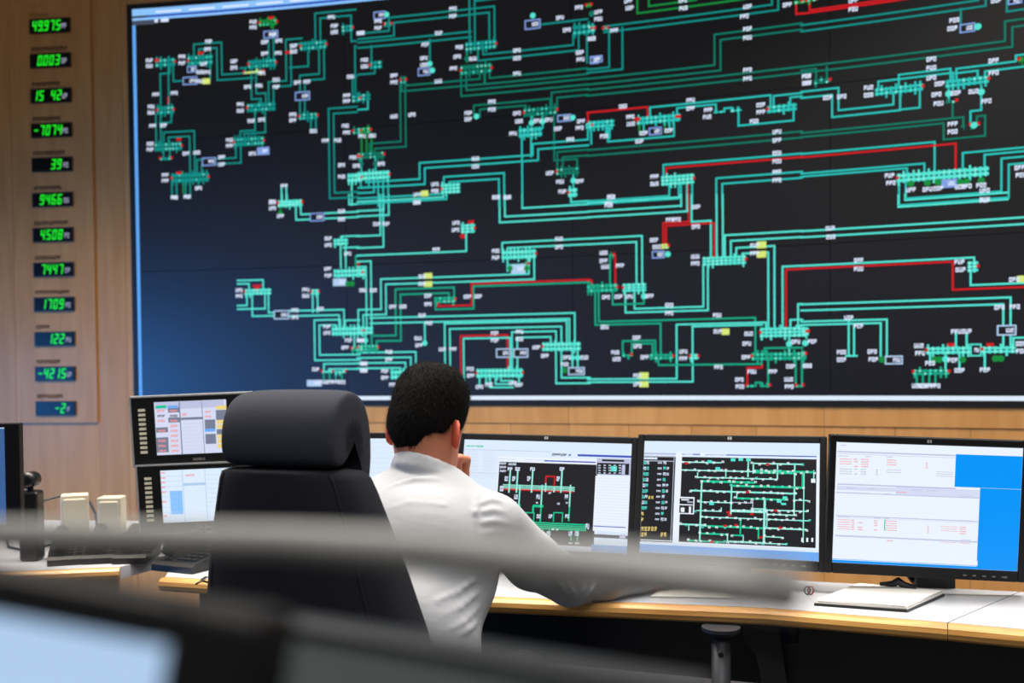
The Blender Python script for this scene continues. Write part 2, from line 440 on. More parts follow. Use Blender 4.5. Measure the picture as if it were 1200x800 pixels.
# window chrome of the network program
dq(DS0+.004, DZ1-.040, DS1, DZ1-.004, 's', .0035); dq(DS0+.12, DZ1-.030, DS0+1.05, DZ1-.022, 'W', .0037)
dq(DS0+.09, DZ1-.051, DS1, DZ1-.040, 'N', .0035); dq(DS0+.004, DZ1-.064, DS1, DZ1-.051, 's', .0035)
dq(DS0+.004, DZ1-.088, DS0+.13, DZ1-.064, 'Z', .0035); dq(DS0+.13, DZ1-.080, DS0+.15, DZ1-.062, 'w', .0036); dq(DS0+.165, DZ1-.080, DS0+.21, DZ1-.062, 'w', .0036)
dq(DS0+.004, DZ0+.004, DS0+.022, DZ1-.051, 'S', .0035)
dq(DS0+.004, DZ0+.006, DS1, DZ0+.026, 'D', .0036)
LINES = """
A t 1 128,412 128,290 165,285 165,262|A t 1 160,412 160,262|A t 1 178,262 178,318 215,316|A t 2 268,215 268,184 358,176 358,304 490,293
A t 1 322,255 322,308|A t 2 560,150 560,232|A t 2 492,265 492,378 530,374 530,402|A t 2 560,404 560,332 628,324 628,165 680,161
A t 1 632,267 705,257 705,205|A t 1 497,435 497,508 440,514 440,532|A t 1 537,435 537,516 455,524 455,532|A t 2 742,162 742,62 882,50 882,152 933,146
A t 2 757,195 757,298 682,306 682,360|A t 2 682,393 682,442|A t 2 725,466 725,506|A t 2 120,447 120,556|A t 1 170,447 170,478 125,480
A t 2 150,552 150,528 252,521 252,675|A t 1 140,590 140,620|A t 1 165,590 165,620|A t 2 182,712 182,768|A t 2 235,712 235,768|A G 1 217,712 217,752
A t 1 277,712 277,735|A t 2 280,676 280,634 292,633|A t 2 345,631 432,626 432,572|A t 2 933,425 796,434 796,766 933,756|A t 1 888,368 888,182 933,176
A t 1 878,368 878,300 933,293|A c 2 610,728 610,780|A r 1 158,380 158,410|A c 1 875,712 875,800|A c 1 915,712 915,735 933,733|A G 1 575,100 560,120
B t 2 0,142 130,132 130,80 522,37 522,160|B t 2 445,-5 445,165|B t 1 458,4 570,-8|B t 2 0,178 440,134|B t 1 52,180 52,240|B t 1 65,270 65,287 0,292
B t 1 280,155 280,252|B G 1 425,198 425,242|B t 2 478,198 478,224 850,188 850,135|B g 2 412,290 412,362 940,317|B g 2 485,290 485,318 180,346 180,330
B g 2 503,290 503,318 940,273|B g 2 175,330 175,560 55,574 55,598|B c 1 0,430 38,425 38,395|B G 3 33,524 33,600|B c 3 98,702 98,805|B c 2 20,702 20,724 250,708 250,648 692,614 692,574 908,554 908,505
B c 1 675,535 675,612|B c 2 0,745 52,740 52,702|B c 2 345,718 345,700 560,688 560,806|B c 2 0,787 335,766 335,755|B t 1 712,95 910,75 910,55|B t 1 893,135 893,245
B g 1 452,458 452,412 750,386 750,418|B g 1 475,458 475,428 655,412 655,424|B g 2 766,420 766,372 940,355|B g 1 765,452 765,628 855,620 855,656|B g 2 788,660 788,606 940,590
B c 1 830,770 830,792 940,785|B c 1 640,535 640,806|B r 1 897,480 897,440 940,436|B c 1 677,452 677,500|B c 1 720,452 720,500|B c 1 12,620 12,668|B c 1 68,620 68,668|B c 1 840,682 840,735
C t 2 60,111 728,34 728,-5|C t 1 80,115 80,264 -5,272|C t 1 132,108 132,273 -5,283|C g 2 -5,319 503,266 503,141 940,95|C g 2 -5,356 940,268|C G 1 190,-3 190,43 720,-8
C G 1 235,-3 235,23 420,3|C r 1 810,15 810,53 940,41|C r 1 860,10 860,36 940,29|C r 1 -5,441 230,418 230,455|C c 1 10,500 10,562|C c 1 75,500 75,553 333,532 333,480
C c 1 240,452 240,418 710,374 710,415|C c 1 345,455 345,422 497,408 497,436|C c 1 530,436 530,424 558,421 558,432|C c 1 585,435 585,491 800,471 800,437|C c 1 722,412 722,373 940,354|C c 1 787,412 787,380 940,366
C g 2 -5,595 940,518|C c 1 292,686 292,642 940,592|C r 1 303,686 303,655 940,605|C c 1 315,720 315,765 -5,786|C c 1 352,720 352,776 -5,797|C c 2 372,720 372,806|C r 1 388,720 388,806|C c 1 404,720 404,806
C c 2 510,806 510,704 940,677|C G 1 198,482 198,520|C c 1 215,482 215,512|C G 1 298,482 298,515|C c 1 316,482 316,506|C c 1 82,500 82,540|C c 1 68,500 68,528
D r 1 30,8 30,36 400,-6|D r 1 -3,52 440,-5|D t 2 -3,108 703,17 703,-5|D t 1 620,36 620,94|D g 2 -3,266 807,181 807,95 870,88|D t 1 800,-5 800,46 870,37|D g 1 -3,276 55,270 55,312|D g 1 97,312 97,262
D c 2 -3,372 130,357 130,447 370,418 370,362|D c 1 380,430 460,420 460,348|D c 1 298,342 298,320 590,284 590,318|D c 1 378,340 378,292 580,270 580,318|D c 1 603,318 603,268 835,242 835,218 870,213|D c 1 715,312 715,278 870,262
D c 1 686,306 686,278 600,286|D c 1 700,335 700,430 658,436 658,490 690,488|D g 1 683,490 683,456 715,452 715,531 553,546 553,482|D g 1 588,400 588,462|D g 1 -3,519 630,460 630,495|D g 1 -3,535 553,484|D c 1 573,335 573,400
D c 1 -3,601 518,556 518,682|D r 1 -3,613 600,564 600,666|D c 1 -3,678 478,640 478,684|D c 1 -3,690 410,658 410,690|D c 2 392,700 392,787 793,762 793,632 870,624|D c 1 628,668 628,598 870,576|D c 1 713,668 713,605 870,591
E c 2 640,38 640,78 684,77|E c 2 738,74 900,66|E G 1 573,38 573,66|E c 1 830,-5 830,31 900,27|E c 2 588,-5 588,15|E c 1 800,160 800,150 900,147|E c 2 808,183 808,268|E c 1 808,193 900,189|E g 1 855,268 855,225 900,222|E r 1 864,266 864,250 880,250
E c 1 412,315 508,314 508,348|E c 1 412,328 455,328 455,348|E c 1 412,410 447,409 447,370|E c 1 412,423 515,421 515,370|E c 1 467,370 467,449 548,448|E c 1 528,370 528,436 552,436|E c 2 605,440 802,434 802,488|E c 2 703,370 703,434
E c 2 880,490 880,434 900,432|E c 2 788,488 788,472 710,474 710,606 900,601|E c 1 815,488 815,466 900,462|E c 2 745,656 745,640 900,634|E g 1 735,660 735,692|E g 1 757,660 757,692|E g 1 780,660 780,692|E g 1 803,660 803,692|E c 1 850,522 850,566|E r 2 470,345 500,344
F c 1 -3,20 320,4 320,-5|F c 2 -3,66 105,60 105,-5|F c 1 83,-5 83,146 -3,150|F c 1 94,-5 94,190 -3,194|F c 1 405,138 405,206 -3,222|F c 2 540,-5 540,86 902,68|F c 1 615,-5 615,43 902,29|F c 1 798,-5 798,21 902,16
F c 2 550,206 550,182 902,169|F c 2 650,236 650,300 95,321 95,432 10,436 10,490|F c 2 40,500 40,254 -3,254|F g 2 350,378 350,352 150,358 150,530 60,534 60,556|F r 1 300,400 300,412 425,408 425,326 878,314 878,332|F g 1 290,400 290,425 433,420 433,337 870,323
F c 2 45,466 802,448 802,550|F c 2 335,690 335,488 772,476 772,548|F c 1 250,476 250,552|F c 2 -3,597 207,592 207,652|F c 2 -3,636 168,632 168,652|F r 1 385,716 385,523 560,520 560,645|F c 1 396,724 396,533 570,530 570,645
F c 2 587,645 587,520 732,515 732,546|F c 1 455,680 455,714|F c 1 480,680 480,700 500,700|F c 1 495,680 495,716 580,716|F c 1 515,680 515,704 580,703|F c 1 535,680 535,691 580,691|F c 1 603,680 603,706|F c 2 752,580 752,690 902,690|F c 1 803,580 803,640|F c 1 823,580 823,640|F g 1 890,362 890,482 902,482|F c 1 28,518 28,560
F c 1 560,232 560,280|F c 1 638,232 638,280|F r 1 392,138 392,156
G c 1 -3,22 340,8 340,-5|G c 2 -3,66 358,48 358,-5|G r 1 375,-5 375,95 280,101 280,178|G r 1 290,178 290,109 470,102 470,225|G c 1 386,-5 386,95 458,92 458,226|G c 2 -3,170 190,159 190,326|G c 1 480,-5 480,226|G c 1 503,-5 503,226
G c 2 522,226 522,156 900,136|G c 2 565,226 565,205 685,197 685,492|G c 1 430,258 430,413 172,422 172,358|G c 1 447,258 447,427 138,436 138,358|G g 1 80,328 80,222 95,221|G r 1 100,222 100,328|G r 1 -3,315 12,315 12,330|G g 1 90,358 90,406 207,402 207,358
G g 1 38,358 38,469 625,456 625,590|G g 1 25,358 25,482 270,476 270,590|G c 1 -3,687 330,682 330,481 665,472 665,492|G c 1 -3,697 390,694 390,485 650,484|G g 1 240,592 240,552 162,552 162,597|G g 1 128,597 128,543 250,540 250,592|G g 1 262,612 262,635 648,626 648,612|G r 1 650,630 650,641 595,643 595,708
G r 1 740,492 740,275 900,268|G c 1 727,492 727,263 900,256|G c 2 797,492 797,416 900,411|G c 2 768,492 768,474 900,471|G g 1 660,588 660,570 810,566|G c 1 752,527 752,590|G c 1 812,527 812,566|G g 1 673,612 673,711 650,711|G g 1 626,711 626,698 645,698 645,711|G g 2 788,600 788,711
H c 2 374,-5 374,24 770,2|H c 2 -3,140 836,94|H c 1 -3,260 645,230 645,282|H r 1 -3,272 565,245 565,350 836,340|H c 1 632,280 632,332 836,326|H c 2 -3,418 768,390 768,482|H c 2 768,522 768,566|H c 1 -3,470 318,461 318,597|H c 1 -3,482 295,475 295,597
H c 1 175,466 175,598|H c 1 195,478 195,598|H c 1 165,598 205,598|H g 1 430,668 430,706|H g 1 453,668 453,706|H g 1 477,668 477,706|H g 1 500,668 500,706|H c 1 577,512 577,566|H c 1 617,512 617,566|H c 1 480,588 480,622|H c 1 590,588 590,648|H c 1 685,588 685,648|H c 1 792,566 792,532 836,528|H c 1 538,588 538,650
"""
for ln in LINES.strip().replace('\n', '|').split('|'):
    p = ln.split(' ', 3); line(p[0], p[1], int(p[2]), p[3])
CLUST = """A t 108,228 186,262 2|A t 233,215 332,256 2|A t 470,232 580,266 2|A G 512,76 583,102 2|A t 465,402 577,436 2|A t 672,160 777,196 2|A t 835,98 880,126 2|A t 113,414 181,447 2|A t 105,556 212,590 2|A t 170,674 317,713 2|A t 413,534 533,571 2|A t 668,442 742,467 2|A t 125,615 172,626 1|A g 878,500 935,524 2|A g 900,603 935,622 2|A c 858,676 935,712 2|A c 585,780 682,802 2|A t 875,370 935,400 2|A y 452,278 530,287 1|A t 437,262 468,270 1
B t 100,86 130,106 2|B t 45,238 93,270 2|B t 418,160 540,197 2|B g 398,250 522,292 2|B g 163,298 188,330 2|B t -3,366 48,394 2|B G -3,498 50,522 2|B g -3,594 103,620 2|B c -3,668 123,703 2|B c 323,716 398,756 3|B t 838,94 930,136 2|B G 888,12 925,30 1|B g 645,418 778,453 2|B c 627,498 718,536 2|B g 772,654 863,683 2|B c 820,734 855,770 2|B c 888,480 935,502 2
C c -3,470 100,500 2|C c 188,450 358,482 2|C c 488,434 532,442 1|C c 553,427 597,437 1|C c 697,408 812,438 2|C c 283,682 412,722 3|C g 880,310 935,332 2|C G 800,-2 892,14 1|C t 55,106 75,120 1|C c -3,100 25,128 2
D g 45,308 110,328 2|D c 285,335 473,366 2|D c 560,304 730,336 2|D g 560,395 604,404 1|D g 620,490 638,498 1|D g 655,484 690,496 1|D c 370,664 730,702 2|D G 845,222 867,246 1|D G -3,0 60,8 1
E c 563,14 655,40 2|E c 772,158 826,184 2|E c 772,272 900,303 2|E c 438,346 538,370 2|E c 687,348 718,370 2|E c 765,488 900,522 2|E g 838,562 900,580 2|E c 727,654 770,662 1|E c 775,654 818,662 1
F c 385,104 438,138 3|F c 538,200 667,236 2|F c -3,268 30,302 2|F g 285,376 366,400 2|F g 858,332 902,362 2|F c -3,488 56,518 2|F g -3,556 76,580 2|F c 122,650 236,686 2|F c 443,645 618,680 2|F c 690,546 834,580 2|F r 412,94 430,104 1|F g 562,252 638,262 1
G y 272,178 300,197 2|G c 427,224 590,258 3|G g -3,328 109,360 2|G c 127,326 216,358 3|G g 228,590 318,612 2|G c 378,590 412,612 2|G c 642,490 828,528 3|G g 610,584 816,615 2|G g 590,706 622,716 1|G g 645,706 680,716 1|G g 775,706 805,716 1|G g 125,592 160,602 1|G g 80,216 95,226 1
H c 620,243 660,284 3|H c 465,563 635,592 2|H c 673,562 802,588 2|H g 415,648 552,670 2|H c -3,490 25,524 2|H g -3,580 15,604 2"""
for ln in CLUST.replace('\n', '|').split('|'):
    a, c, p, q, r = ln.split(); u0, v0 = map(float, p.split(',')); u1, v1 = map(float, q.split(','))
    cluster(a, c, u0, v0, u1, v1, int(r))
LABS = """A|85,237 85,258 212,222 212,247 415,240 415,265 490,86 490,108 565,136 535,165 590,160 535,210 588,208 316,163 312,193 110,370 182,364 92,417 92,440 98,492 140,490 88,562 88,584 228,600 270,596 147,684 147,706 183,772 233,768 277,735 367,614 367,642 398,547 398,570 487,600 468,340 513,335 440,408 440,433 482,472 523,468 580,312 580,340 648,180 648,202 663,323 700,320 645,448 645,470 725,512 795,68 807,102 807,126 908,130 870,300 855,374 855,396 850,492 855,518 772,550 820,548 880,615 835,645 893,648 835,690 565,790 611,726 280,318 523,286 925,232 925,258 297,250 282,282 310,283
B|78,84 78,110 25,235 25,260 12,130 370,35 370,64 315,130 262,175 257,228 257,254 395,185 387,222 448,230 372,268 140,296 140,322 313,318 140,455 210,448 620,198 620,228 620,288 862,30 815,118 912,152 865,206 868,233 788,70 522,398 522,428 430,442 430,466 620,443 628,474 700,472 744,468 605,522 780,503 870,474 865,500 828,545 458,620 458,650 300,720 300,746 230,760 230,790 538,770 582,770 748,676 788,710 865,708 797,748 90,640 15,532 55,530
C|38,48 38,75 155,5 160,32 368,3 370,33 100,120 620,27 608,65 775,20 620,114 620,148 620,274 620,308 850,298 852,325 12,152 134,416 163,457 165,484 60,532 215,520 313,510 398,392 398,424 467,430 463,457 672,410 672,438 646,474 735,515 735,548 198,552 735,598 735,630 735,672 735,704 257,690 257,718 88,768 78,795
D|200,3 200,37 758,3 595,80 587,112 18,298 18,325 505,232 505,266 505,305 748,238 748,286 260,343 260,372 537,328 525,370 600,364 670,358 533,405 720,396 100,382 155,378 588,485 588,515 342,686 347,715 425,742 490,740 532,736 617,730 643,728 700,724 713,745 713,780 850,655 855,684
E|175,4 223,2 543,20 543,45 573,74 802,56 802,86 752,158 752,183 825,215 750,272 752,297 418,352 418,374 668,350 668,373 627,427 627,453 722,422 747,488 747,512 828,540 872,540 815,567 705,648 735,696 757,696 780,696 803,696 884,627 884,652 882,352
F|220,24 70,104 104,104 367,100 365,126 293,200 753,160 753,190 516,205 516,230 240,300 240,328 262,373 262,404 410,376 450,375 18,352 57,352 130,414 168,413 240,446 265,475 225,532 228,558 316,573 355,573 115,583 115,612 22,627 22,653 100,655 100,680 130,706 512,513 512,540 605,508 605,535 420,647 422,672 455,714 490,706 580,700 603,706 668,566 700,598 782,604 848,604 775,630 517,4 560,4 10,540
G|84,4 75,34 403,40 305,88 330,87 402,114 245,164 255,190 400,226 400,252 622,184 622,214 56,212 56,242 62,264 118,260 65,378 112,376 152,376 228,374 302,408 302,438 482,446 60,490 484,506 180,530 183,562 100,585 105,610 210,603 355,582 355,608 600,515 593,552 590,603 776,545 838,544 487,640 183,672 183,704 612,657 690,657 565,687 567,713 757,637 820,635 750,686 752,713 838,492
H|106,120 108,152 212,240 212,272 590,246 594,275 175,455 212,486 740,416 797,414 148,584 148,612 263,582 267,611 38,544 20,635 438,560 442,588 480,625 565,614 590,652 685,650 577,507 617,506 430,710 453,710 477,710 500,710 685,15 795,312 820,552 822,580"""
for ln in LABS.split('\n'):
    a, t = ln.split('|'); lab(a, t)
bx('A', '530,120,588,150 215,300,272,332 232,258,270,284 653,358,712,393 290,615,345,648')
bx('A', '505,575,553,605', 'b', True)
bx('B', '60,45,108,76 233,265,282,297 650,77,712,115 777,447,832,476 905,222,940,250')
bx('C', '235,497,286,528 5,218,55,246'); bx('D', '615,92,677,128 803,-8,860,18'); bx('D', '543,700,606,734', 'b', True)
bx('E', '683,62,738,94'); bx('E', '548,427,606,461', 'd'); bx('E', '770,308,820,336 672,688,728,712', 'd', True)
bx('F', '517,570,573,605 582,570,638,605 787,640,850,670', 'd'); bx('F', '573,254,628,290', 'd', True)
bx('G', '237,204,286,233', 'b'); bx('H', '730,482,804,522 310,597,378,630', 'd'); bx('H', '630,552,673,600', 'c')
for cr, t in (('A', '292,308,322,328'), ('B', '245,745,274,766'), ('F', '247,288,278,308 247,319,278,339'), ('G', '630,170,666,194 630,206,666,229 498,496,528,519 190,660,225,684 190,693,225,715'), ('H', '806,298,836,322')):
    for u0, v0, u1, v1 in nums(t):
        s0, z1 = cw(cr, u0, v0); s1, z0 = cw(cr, u1, v1); dq(s0, z0, s1, z1, 'y', .0042)
dots('B', 'c', '112,58 280,250 290,276 462,455 838,460 677,480 720,475 840,705 682,62'); dots('B', 'g', '12,640 68,640 912,55 425,230')
dots('D', 'c', '687,105 573,367 700,360 672,490'); dots('G', 'c', '297,217 752,553 812,550 207,375'); dots('F', 'c', '28,540 250,550 803,605 823,605')
dots('D', 'G', '425,718 490,715 532,712 617,712 643,710 700,706'); dots('E', 'G', '825,328 842,328 573,64'); dots('H', 'G', '497,612 515,612 602,612 725,608 745,608 300,612'); dots('H', 'c', '538,610'); dots('F', 'G', '570,270 632,270 775,652')
for cr, t in (('A', '200,545 200,675 285,208 560,70 625,205 115,236'), ('C', '190,465 350,455'), ('H', '558,556 705,556'), ('F', '392,150 422,97'), ('E', '485,343')):
    for u, v in nums(t):
        s, z = cw(cr, u, v); dq(s-.014, z-.007, s+.014, z+.007, 'r', .0045)
DG.build('network_diagram', PXM, vw, kind='stuff')
# ------------------------------------------------------------------ desks
DT = 0.75
def poly_slab(mb, pts, z0, z1, mi=0):
    n = len(pts)
    lo = [V3(p[0], p[1], z0) for p in pts]; hi = [V3(p[0], p[1], z1) for p in pts]
    mb.add(lo+hi, [tuple(range(n-1, -1, -1)), tuple(range(n, 2*n))]+[(i, (i+1) % n, n+(i+1) % n, n+i) for i in range(n)], mi)
def strip(mb, pts, depth, z0, z1, prof=None):
    """wood edge following the front line, rounded at the front"""
    rings = []
    for i, p in enumerate(pts):
        a = np.array(pts[max(i-1, 0)]); b = np.array(pts[min(i+1, len(pts)-1)]); t = (b-a)/np.linalg.norm(b-a)
        nrm = np.array([t[1], -t[0]])
        if nrm[1] > 0: nrm = -nrm
        zc = (z0+z1)/2; hz = (z1-z0)/2; ring = []
        for d, z in ((0, z0), (depth*.55, z0), (depth*.85, z0+hz*.35), (depth, zc), (depth*.9, z0+hz*1.6), (depth*.6, z1), (0, z1)):
            ring.append(V3(p[0]+nrm[0]*d, p[1]+nrm[1]*d, z))
        rings.append(ring)
    mb.loft(rings)
front = [(-0.95, 2.78), (-0.088, 2.506), (0.587, 2.353), (0.938, 2.203)]
rear_l = [(1.24, 2.50), (0.77, 2.644), (0.30, 2.86), (-0.20, 3.02), (-0.80, 3.22), (-1.02, 3.10)]
front_r = [(0.9405, 2.202), (1.072, 2.139), (1.75, 1.84)]
desk = empty('operator_desk', (0.3, 2.6, 0), 'long white control desk with an oak front edge that the man leans on', 'desk')
mb = MB(); poly_slab(mb, front+rear_l, DT-.035, DT); mb.build('desktop', 'desk_white', desk)
mb = MB(); poly_slab(mb, front_r+[(1.92, 2.22), (1.243, 2.499)], DT-.035, DT); mb.build('desktop', 'desk_white', desk)
mb = MB(); strip(mb, front, 0.032, DT-.036, DT-.001); mb.build('wood_edge', 'edge_wood', desk, smooth=False)
mb = MB(); strip(mb, front_r, 0.032, DT-.036, DT-.001); mb.build('wood_edge', 'edge_wood', desk)
# lower rear shelf carrying the monitors, and the black cable trough below the desk
mb = MB(); poly_slab(mb, [(-0.6, 3.16), (-0.20, 3.025), (0.30, 2.865), (0.77, 2.65), (1.24, 2.506), (1.92, 2.23), (2.02, 2.46), (1.36, 2.76), (0.88, 2.92), (0.40, 3.16), (-0.1, 3.36), (-0.5, 3.46)], 0.655, 0.68)
mb.build('rear_shelf', 'dark_metal', desk)
mb = MB(); poly_slab(mb, [(-0.7, 2.95), (0.0, 2.72), (0.7, 2.46), (1.75, 2.03), (1.80, 2.14), (0.75, 2.57), (0.05, 2.83), (-0.65, 3.05)], 0.53, 0.714)
mb.build('cable_trough', 'black_plastic', desk)
def desk_leg(x, y):
    leg = MB(); leg.tube([(x, y, 0.03), (x, y, 0.70)], 0.022, 16)
    o = leg.build('leg', 'leg_metal', desk, smooth=True)
    f = MB(); f.tube([(x, y, 0.694), (x, y, 0.700), (x, y, 0.706), (x, y, .714)], [.026, .036, .044, .044], 20); f.build('flange', 'leg_metal', o)
    f = MB(); f.tube([(x, y, 0), (x, y, 0.03)], [.035, .03], 16); f.build('foot', 'black_plastic', o)
    h = MB(); d = V3(-x, -y, 0); d /= np.linalg.norm(d)
    q = V3(x, y, .655)+d*.0215; h.tube([q, q+d*.0012], .006, 12); h.build('hole', 'frame_black', o)
lp = atZ(848, 738, 0.714); desk_leg(lp[0], lp[1]+0.03)
desk_leg(1.62, 2.0); desk_leg(-0.86, 2.86)
br = MB(); bx0 = atZ(866, 738, 0.70)[:2]
yb = lp[1]+.13
P = [atY(868, 733, yb), atY(912, 733, yb), atY(918, 770, yb), atY(922, 800, yb), atY(926, 870, yb), atY(896, 870, yb), atY(893, 800, yb), atY(886, 768, yb), atY(872, 750, yb)]
P = [V3(p[0], yb, min(p[2], .714)) for p in P]
br.loft([P, [p+V3(0.004, .03, 0) for p in P]]); br.build('bracket', 'dark_metal', desk)
mb = MB(); q = atY(927, 745, yb+.05); mb.tube([(q[0], q[1], .714), (q[0], q[1], .64)], .02, 14); mb.build('cable_gland', 'dark_metal', desk, smooth=True)

# left hand desk by the wall
ld = empty('side_desk', (-1.6, 3.1, 0), 'white side desk with oak edge under the beige speakers and black phones', 'desk')
lf = [(-2.3, 2.94), (-1.45, 2.86), (-1.13, 2.93)]
mb = MB(); poly_slab(mb, lf+[(-1.06, 3.12), (-0.84, 3.235), (-0.62, 3.18), (-0.62, 3.75), (-2.3, 3.95)], DT-.035, DT); mb.build('desktop', 'desk_white', ld)
mb = MB(); strip(mb, lf, .03, DT-.036, DT-.001); mb.build('wood_edge', 'edge_wood', ld)
mb = MB(); poly_slab(mb, [(-2.25, 2.99), (-1.45, 2.91), (-1.16, 2.98), (-1.16, 3.0), (-1.45, 2.93), (-2.25, 3.01)], 0.0, DT-.037); mb.build('front_panel', 'wall_wood', ld)
mb = MB(); poly_slab(mb, [(-.66, 3.3), (-.63, 3.3), (-.63, 3.7), (-.66, 3.7)], 0.0, DT-.037); mb.build('side_panel', 'wall_wood', ld)

# ------------------------------------------------------------------ monitors
class Scr:
    """a screen plane: puts rectangles given in crop pixels of the photograph onto the real plane"""
    def __init__(s, x, y, z, yaw, tilt, roll, w, h, crop=None, e=.0006):
        ux = V3(math.cos(yaw), math.sin(yaw), 0); n = V3(math.sin(yaw), -math.cos(yaw), 0)
        uz = V3(0, 0, 1)*math.cos(tilt)-n*math.sin(tilt)
        s.a = ux*math.cos(roll)+uz*math.sin(roll); s.b = uz*math.cos(roll)-ux*math.sin(roll)
        s.c = V3(x, y, z); s.w, s.h = w, h; s.n = np.cross(s.a, s.b)
        s.crop = crop; s.mb = MB(); s.lay = 0
        s.fr = (s.c, s.a, -s.n, s.b)
    def uv(s, u, v):
        x0, y0, k = s.crop; d = ray(x0+u/k, y0+v/k)
        t = ((s.c-CAMP)@s.n)/(d@s.n); p = CAMP+d*t-s.c
        return p@s.a, p@s.b
    def quad(s, x0, y0, x1, y1, col, lay):
        W, H = s.w/2-.0004, s.h/2-.0004
        x0, x1 = max(min(x0, x1), -W), min(max(x0, x1), W); y0, y1 = max(min(y0, y1), -H), min(max(y0, y1), H)
        if x1 <= x0 or y1 <= y0: return
        o = .0006+lay*.00012
        s.mb.face([s.c+s.a*x+s.b*y+s.n*o for x, y in ((x0, y0), (x1, y0), (x1, y1), (x0, y1))], PXI[col])
    def r(s, u0, v0, u1, v1, col, lay=1):
        x0, y0 = s.uv(u0, v0); x1, y1 = s.uv(u1, v1); s.quad(x0, y0, x1, y1, col, lay)
    def ln(s, u0, v0, u1, v1, t, col, lay=4):
        x0, y0 = s.uv(u0, v0); x1, y1 = s.uv(u1, v1); t *= s.w/950
        if abs(x1-x0) > abs(y1-y0): m = (y0+y1)/2; s.quad(x0, m-t/2, x1, m+t/2, col, lay)
        else: m = (x0+x1)/2; s.quad(m-t/2, y0, m+t/2, y1, col, lay)
    def txt(s, u0, v0, u1, v1, col, n, lay=6):
        x0, y0 = s.uv(u0, v0); x1, y1 = s.uv(u1, v1)
        scribble(lambda a, b, c, d: s.quad(a, b, c, d, col, lay), min(x0, x1), min(y0, y1), abs(x1-x0), abs(y1-y0), n)
def monitor(S, label, desk_z, name='desk_monitor', bz=.0165, bt=.018, bb=.026, stand=True, logo=True, grp='four black desk monitors in a row', deep=.05, nx=0.0):
    foot = S.c-S.n*.10; root = empty(name, (foot[0], foot[1], desk_z), label, 'monitor', grp)
    W, H = S.w/2, S.h/2
    mb = MB()
    for lo, hi in (((-W-bz, -.006, -H-bb), (-W, .02, H+bt)), ((W, -.006, -H-bb), (W+bz, .02, H+bt)), ((-W, -.006, H), (W, .02, H+bt)), ((-W, -.006, -H-bb), (W, .02, -H))):
        mb.box(S.fr, lo, hi, bev=.003)
    mb.build('bezel', 'bezel', root)
    mb = MB(); mb.box(S.fr, (-W-bz+.004, .0205, -H-bb+.004), (W+bz-.004, deep*.6, H+bt-.004), bev=.006); mb.box(S.fr, (-W*.6, deep*.6, -H*.6), (W*.6, deep, H*.6), bev=.008); mb.build('back_cover', 'black_plastic', root)
    mb = MB(); mb.box(S.fr, (-W, 0.0, -H), (W, .018, H)); scr = mb.build('screen', 'px_D', root)
    if S.mb.f: S.mb.build('screen_image', PXM, scr, kind='stuff')
    if logo:
        mb = MB()
        for k in (-.0052, .0007): mb.box(S.fr, (k, -.0068, H+bt*.30), (k+.0045, -.0061, H+bt*.72))
        mb.build('logo', 'silver', root)
        mb = MB()
        for k in range(5): mb.box(S.fr, (W*.42+k*.022, -.0068, -H-bb*.62), (W*.42+k*.022+.008, -.0061, -H-bb*.5))
        mb.box(S.fr, (W*.42+.095, -.0068, -H-bb*.66), (W*.42+.1, -.0061, -H-bb*.46)); mb.build('button_row', 'grey_metal', root)
    if stand:
        yaw = math.atan2(S.a[1], S.a[0]); fr = frame((foot[0]+S.a[0]*nx, foot[1]+S.a[1]*nx, 0), yaw)
        top = S.c[2]
        mb = MB(); mb.box(fr, (-.048, -.012, desk_z+.014), (.048, .020, top+.02), bev=.006); mb.box(fr, (-.04, -.05, top-.04), (.04, -.010, top+.04), bev=.004)
        mb.build('stand_neck', 'black_plastic', root)
        mb = MB(); mb.box(fr, (-.13, -.07, desk_z), (.13, .12, desk_z+.014), bev=.006); mb.build('stand_base', 'black_plastic', root)
    return root
def k4(x0, y0, k): return (x0, y0, k)

# monitor in the middle with the station diagram, partly behind the shoulder
S = Scr(0.0834, 2.7934, 0.9626, -0.2556, 0.2330, -0.0176, 0.474, 0.296, (540, 500, 5.0))
S.r(0, 60, 1010, 800, 'D', 0)
S.txt(32, 108, 84, 118, 'E', 4); S.txt(88, 108, 133, 120, 'E', 4)
S.ln(25, 128, 530, 150, 3, 'P'); S.txt(535, 155, 620, 172, 'Z', 7); S.txt(632, 160, 648, 174, 'v', 1); S.r(685, 160, 1006, 182, 'v')
for k in range(9): S.ln(30, 152+k*18, 218, 158+k*18, 1.6, 'p'); S.txt(40, 140+k*18, 105, 148+k*18, 'p', 6); S.txt(130, 142+k*18, 200, 151+k*18, 'p', 6)
S.ln(30, 268, 215, 273, 3, 'd')
S.r(226, 172, 800, 712, 'W', 1); S.r(226, 188, 790, 205, 'v', 2); S.r(330, 186, 375, 203, 'W', 3); S.r(490, 195, 790, 212, 'v', 3); S.r(228, 204, 778, 705, 'k', 2)
for k in range(3):
    S.txt(230, 208+k*22, 266, 222+k*22, 'w', 4)
S.txt(280, 212, 325, 226, 'w', 5)
for x in (288, 332, 420, 592):
    S.ln(x, 250, x-3, 386, 9, 'n'); S.txt(x-13, 236, x+15, 258, 'w', 2); S.txt(x-30, 290, x-12, 318, 'w', 2)
for k in range(3): S.ln(246, 344+k*10, 668, 350+k*10, 6, 'n', 3)
S.ln(246, 366, 664, 378, 10, 'r', 3)
for x in (346, 476, 642): S.ln(x, 340, x-4, 470, 8, 'n'); S.txt(x-32, 396, x-12, 424, 'w', 2)
S.ln(500, 290, 552, 291, 8, 'r'); S.ln(500, 288, 498, 330, 8, 'r'); S.ln(552, 288, 548, 350, 8, 'r'); S.ln(498, 330, 496, 380, 8, 'n'); S.ln(548, 350, 546, 384, 8, 'n')
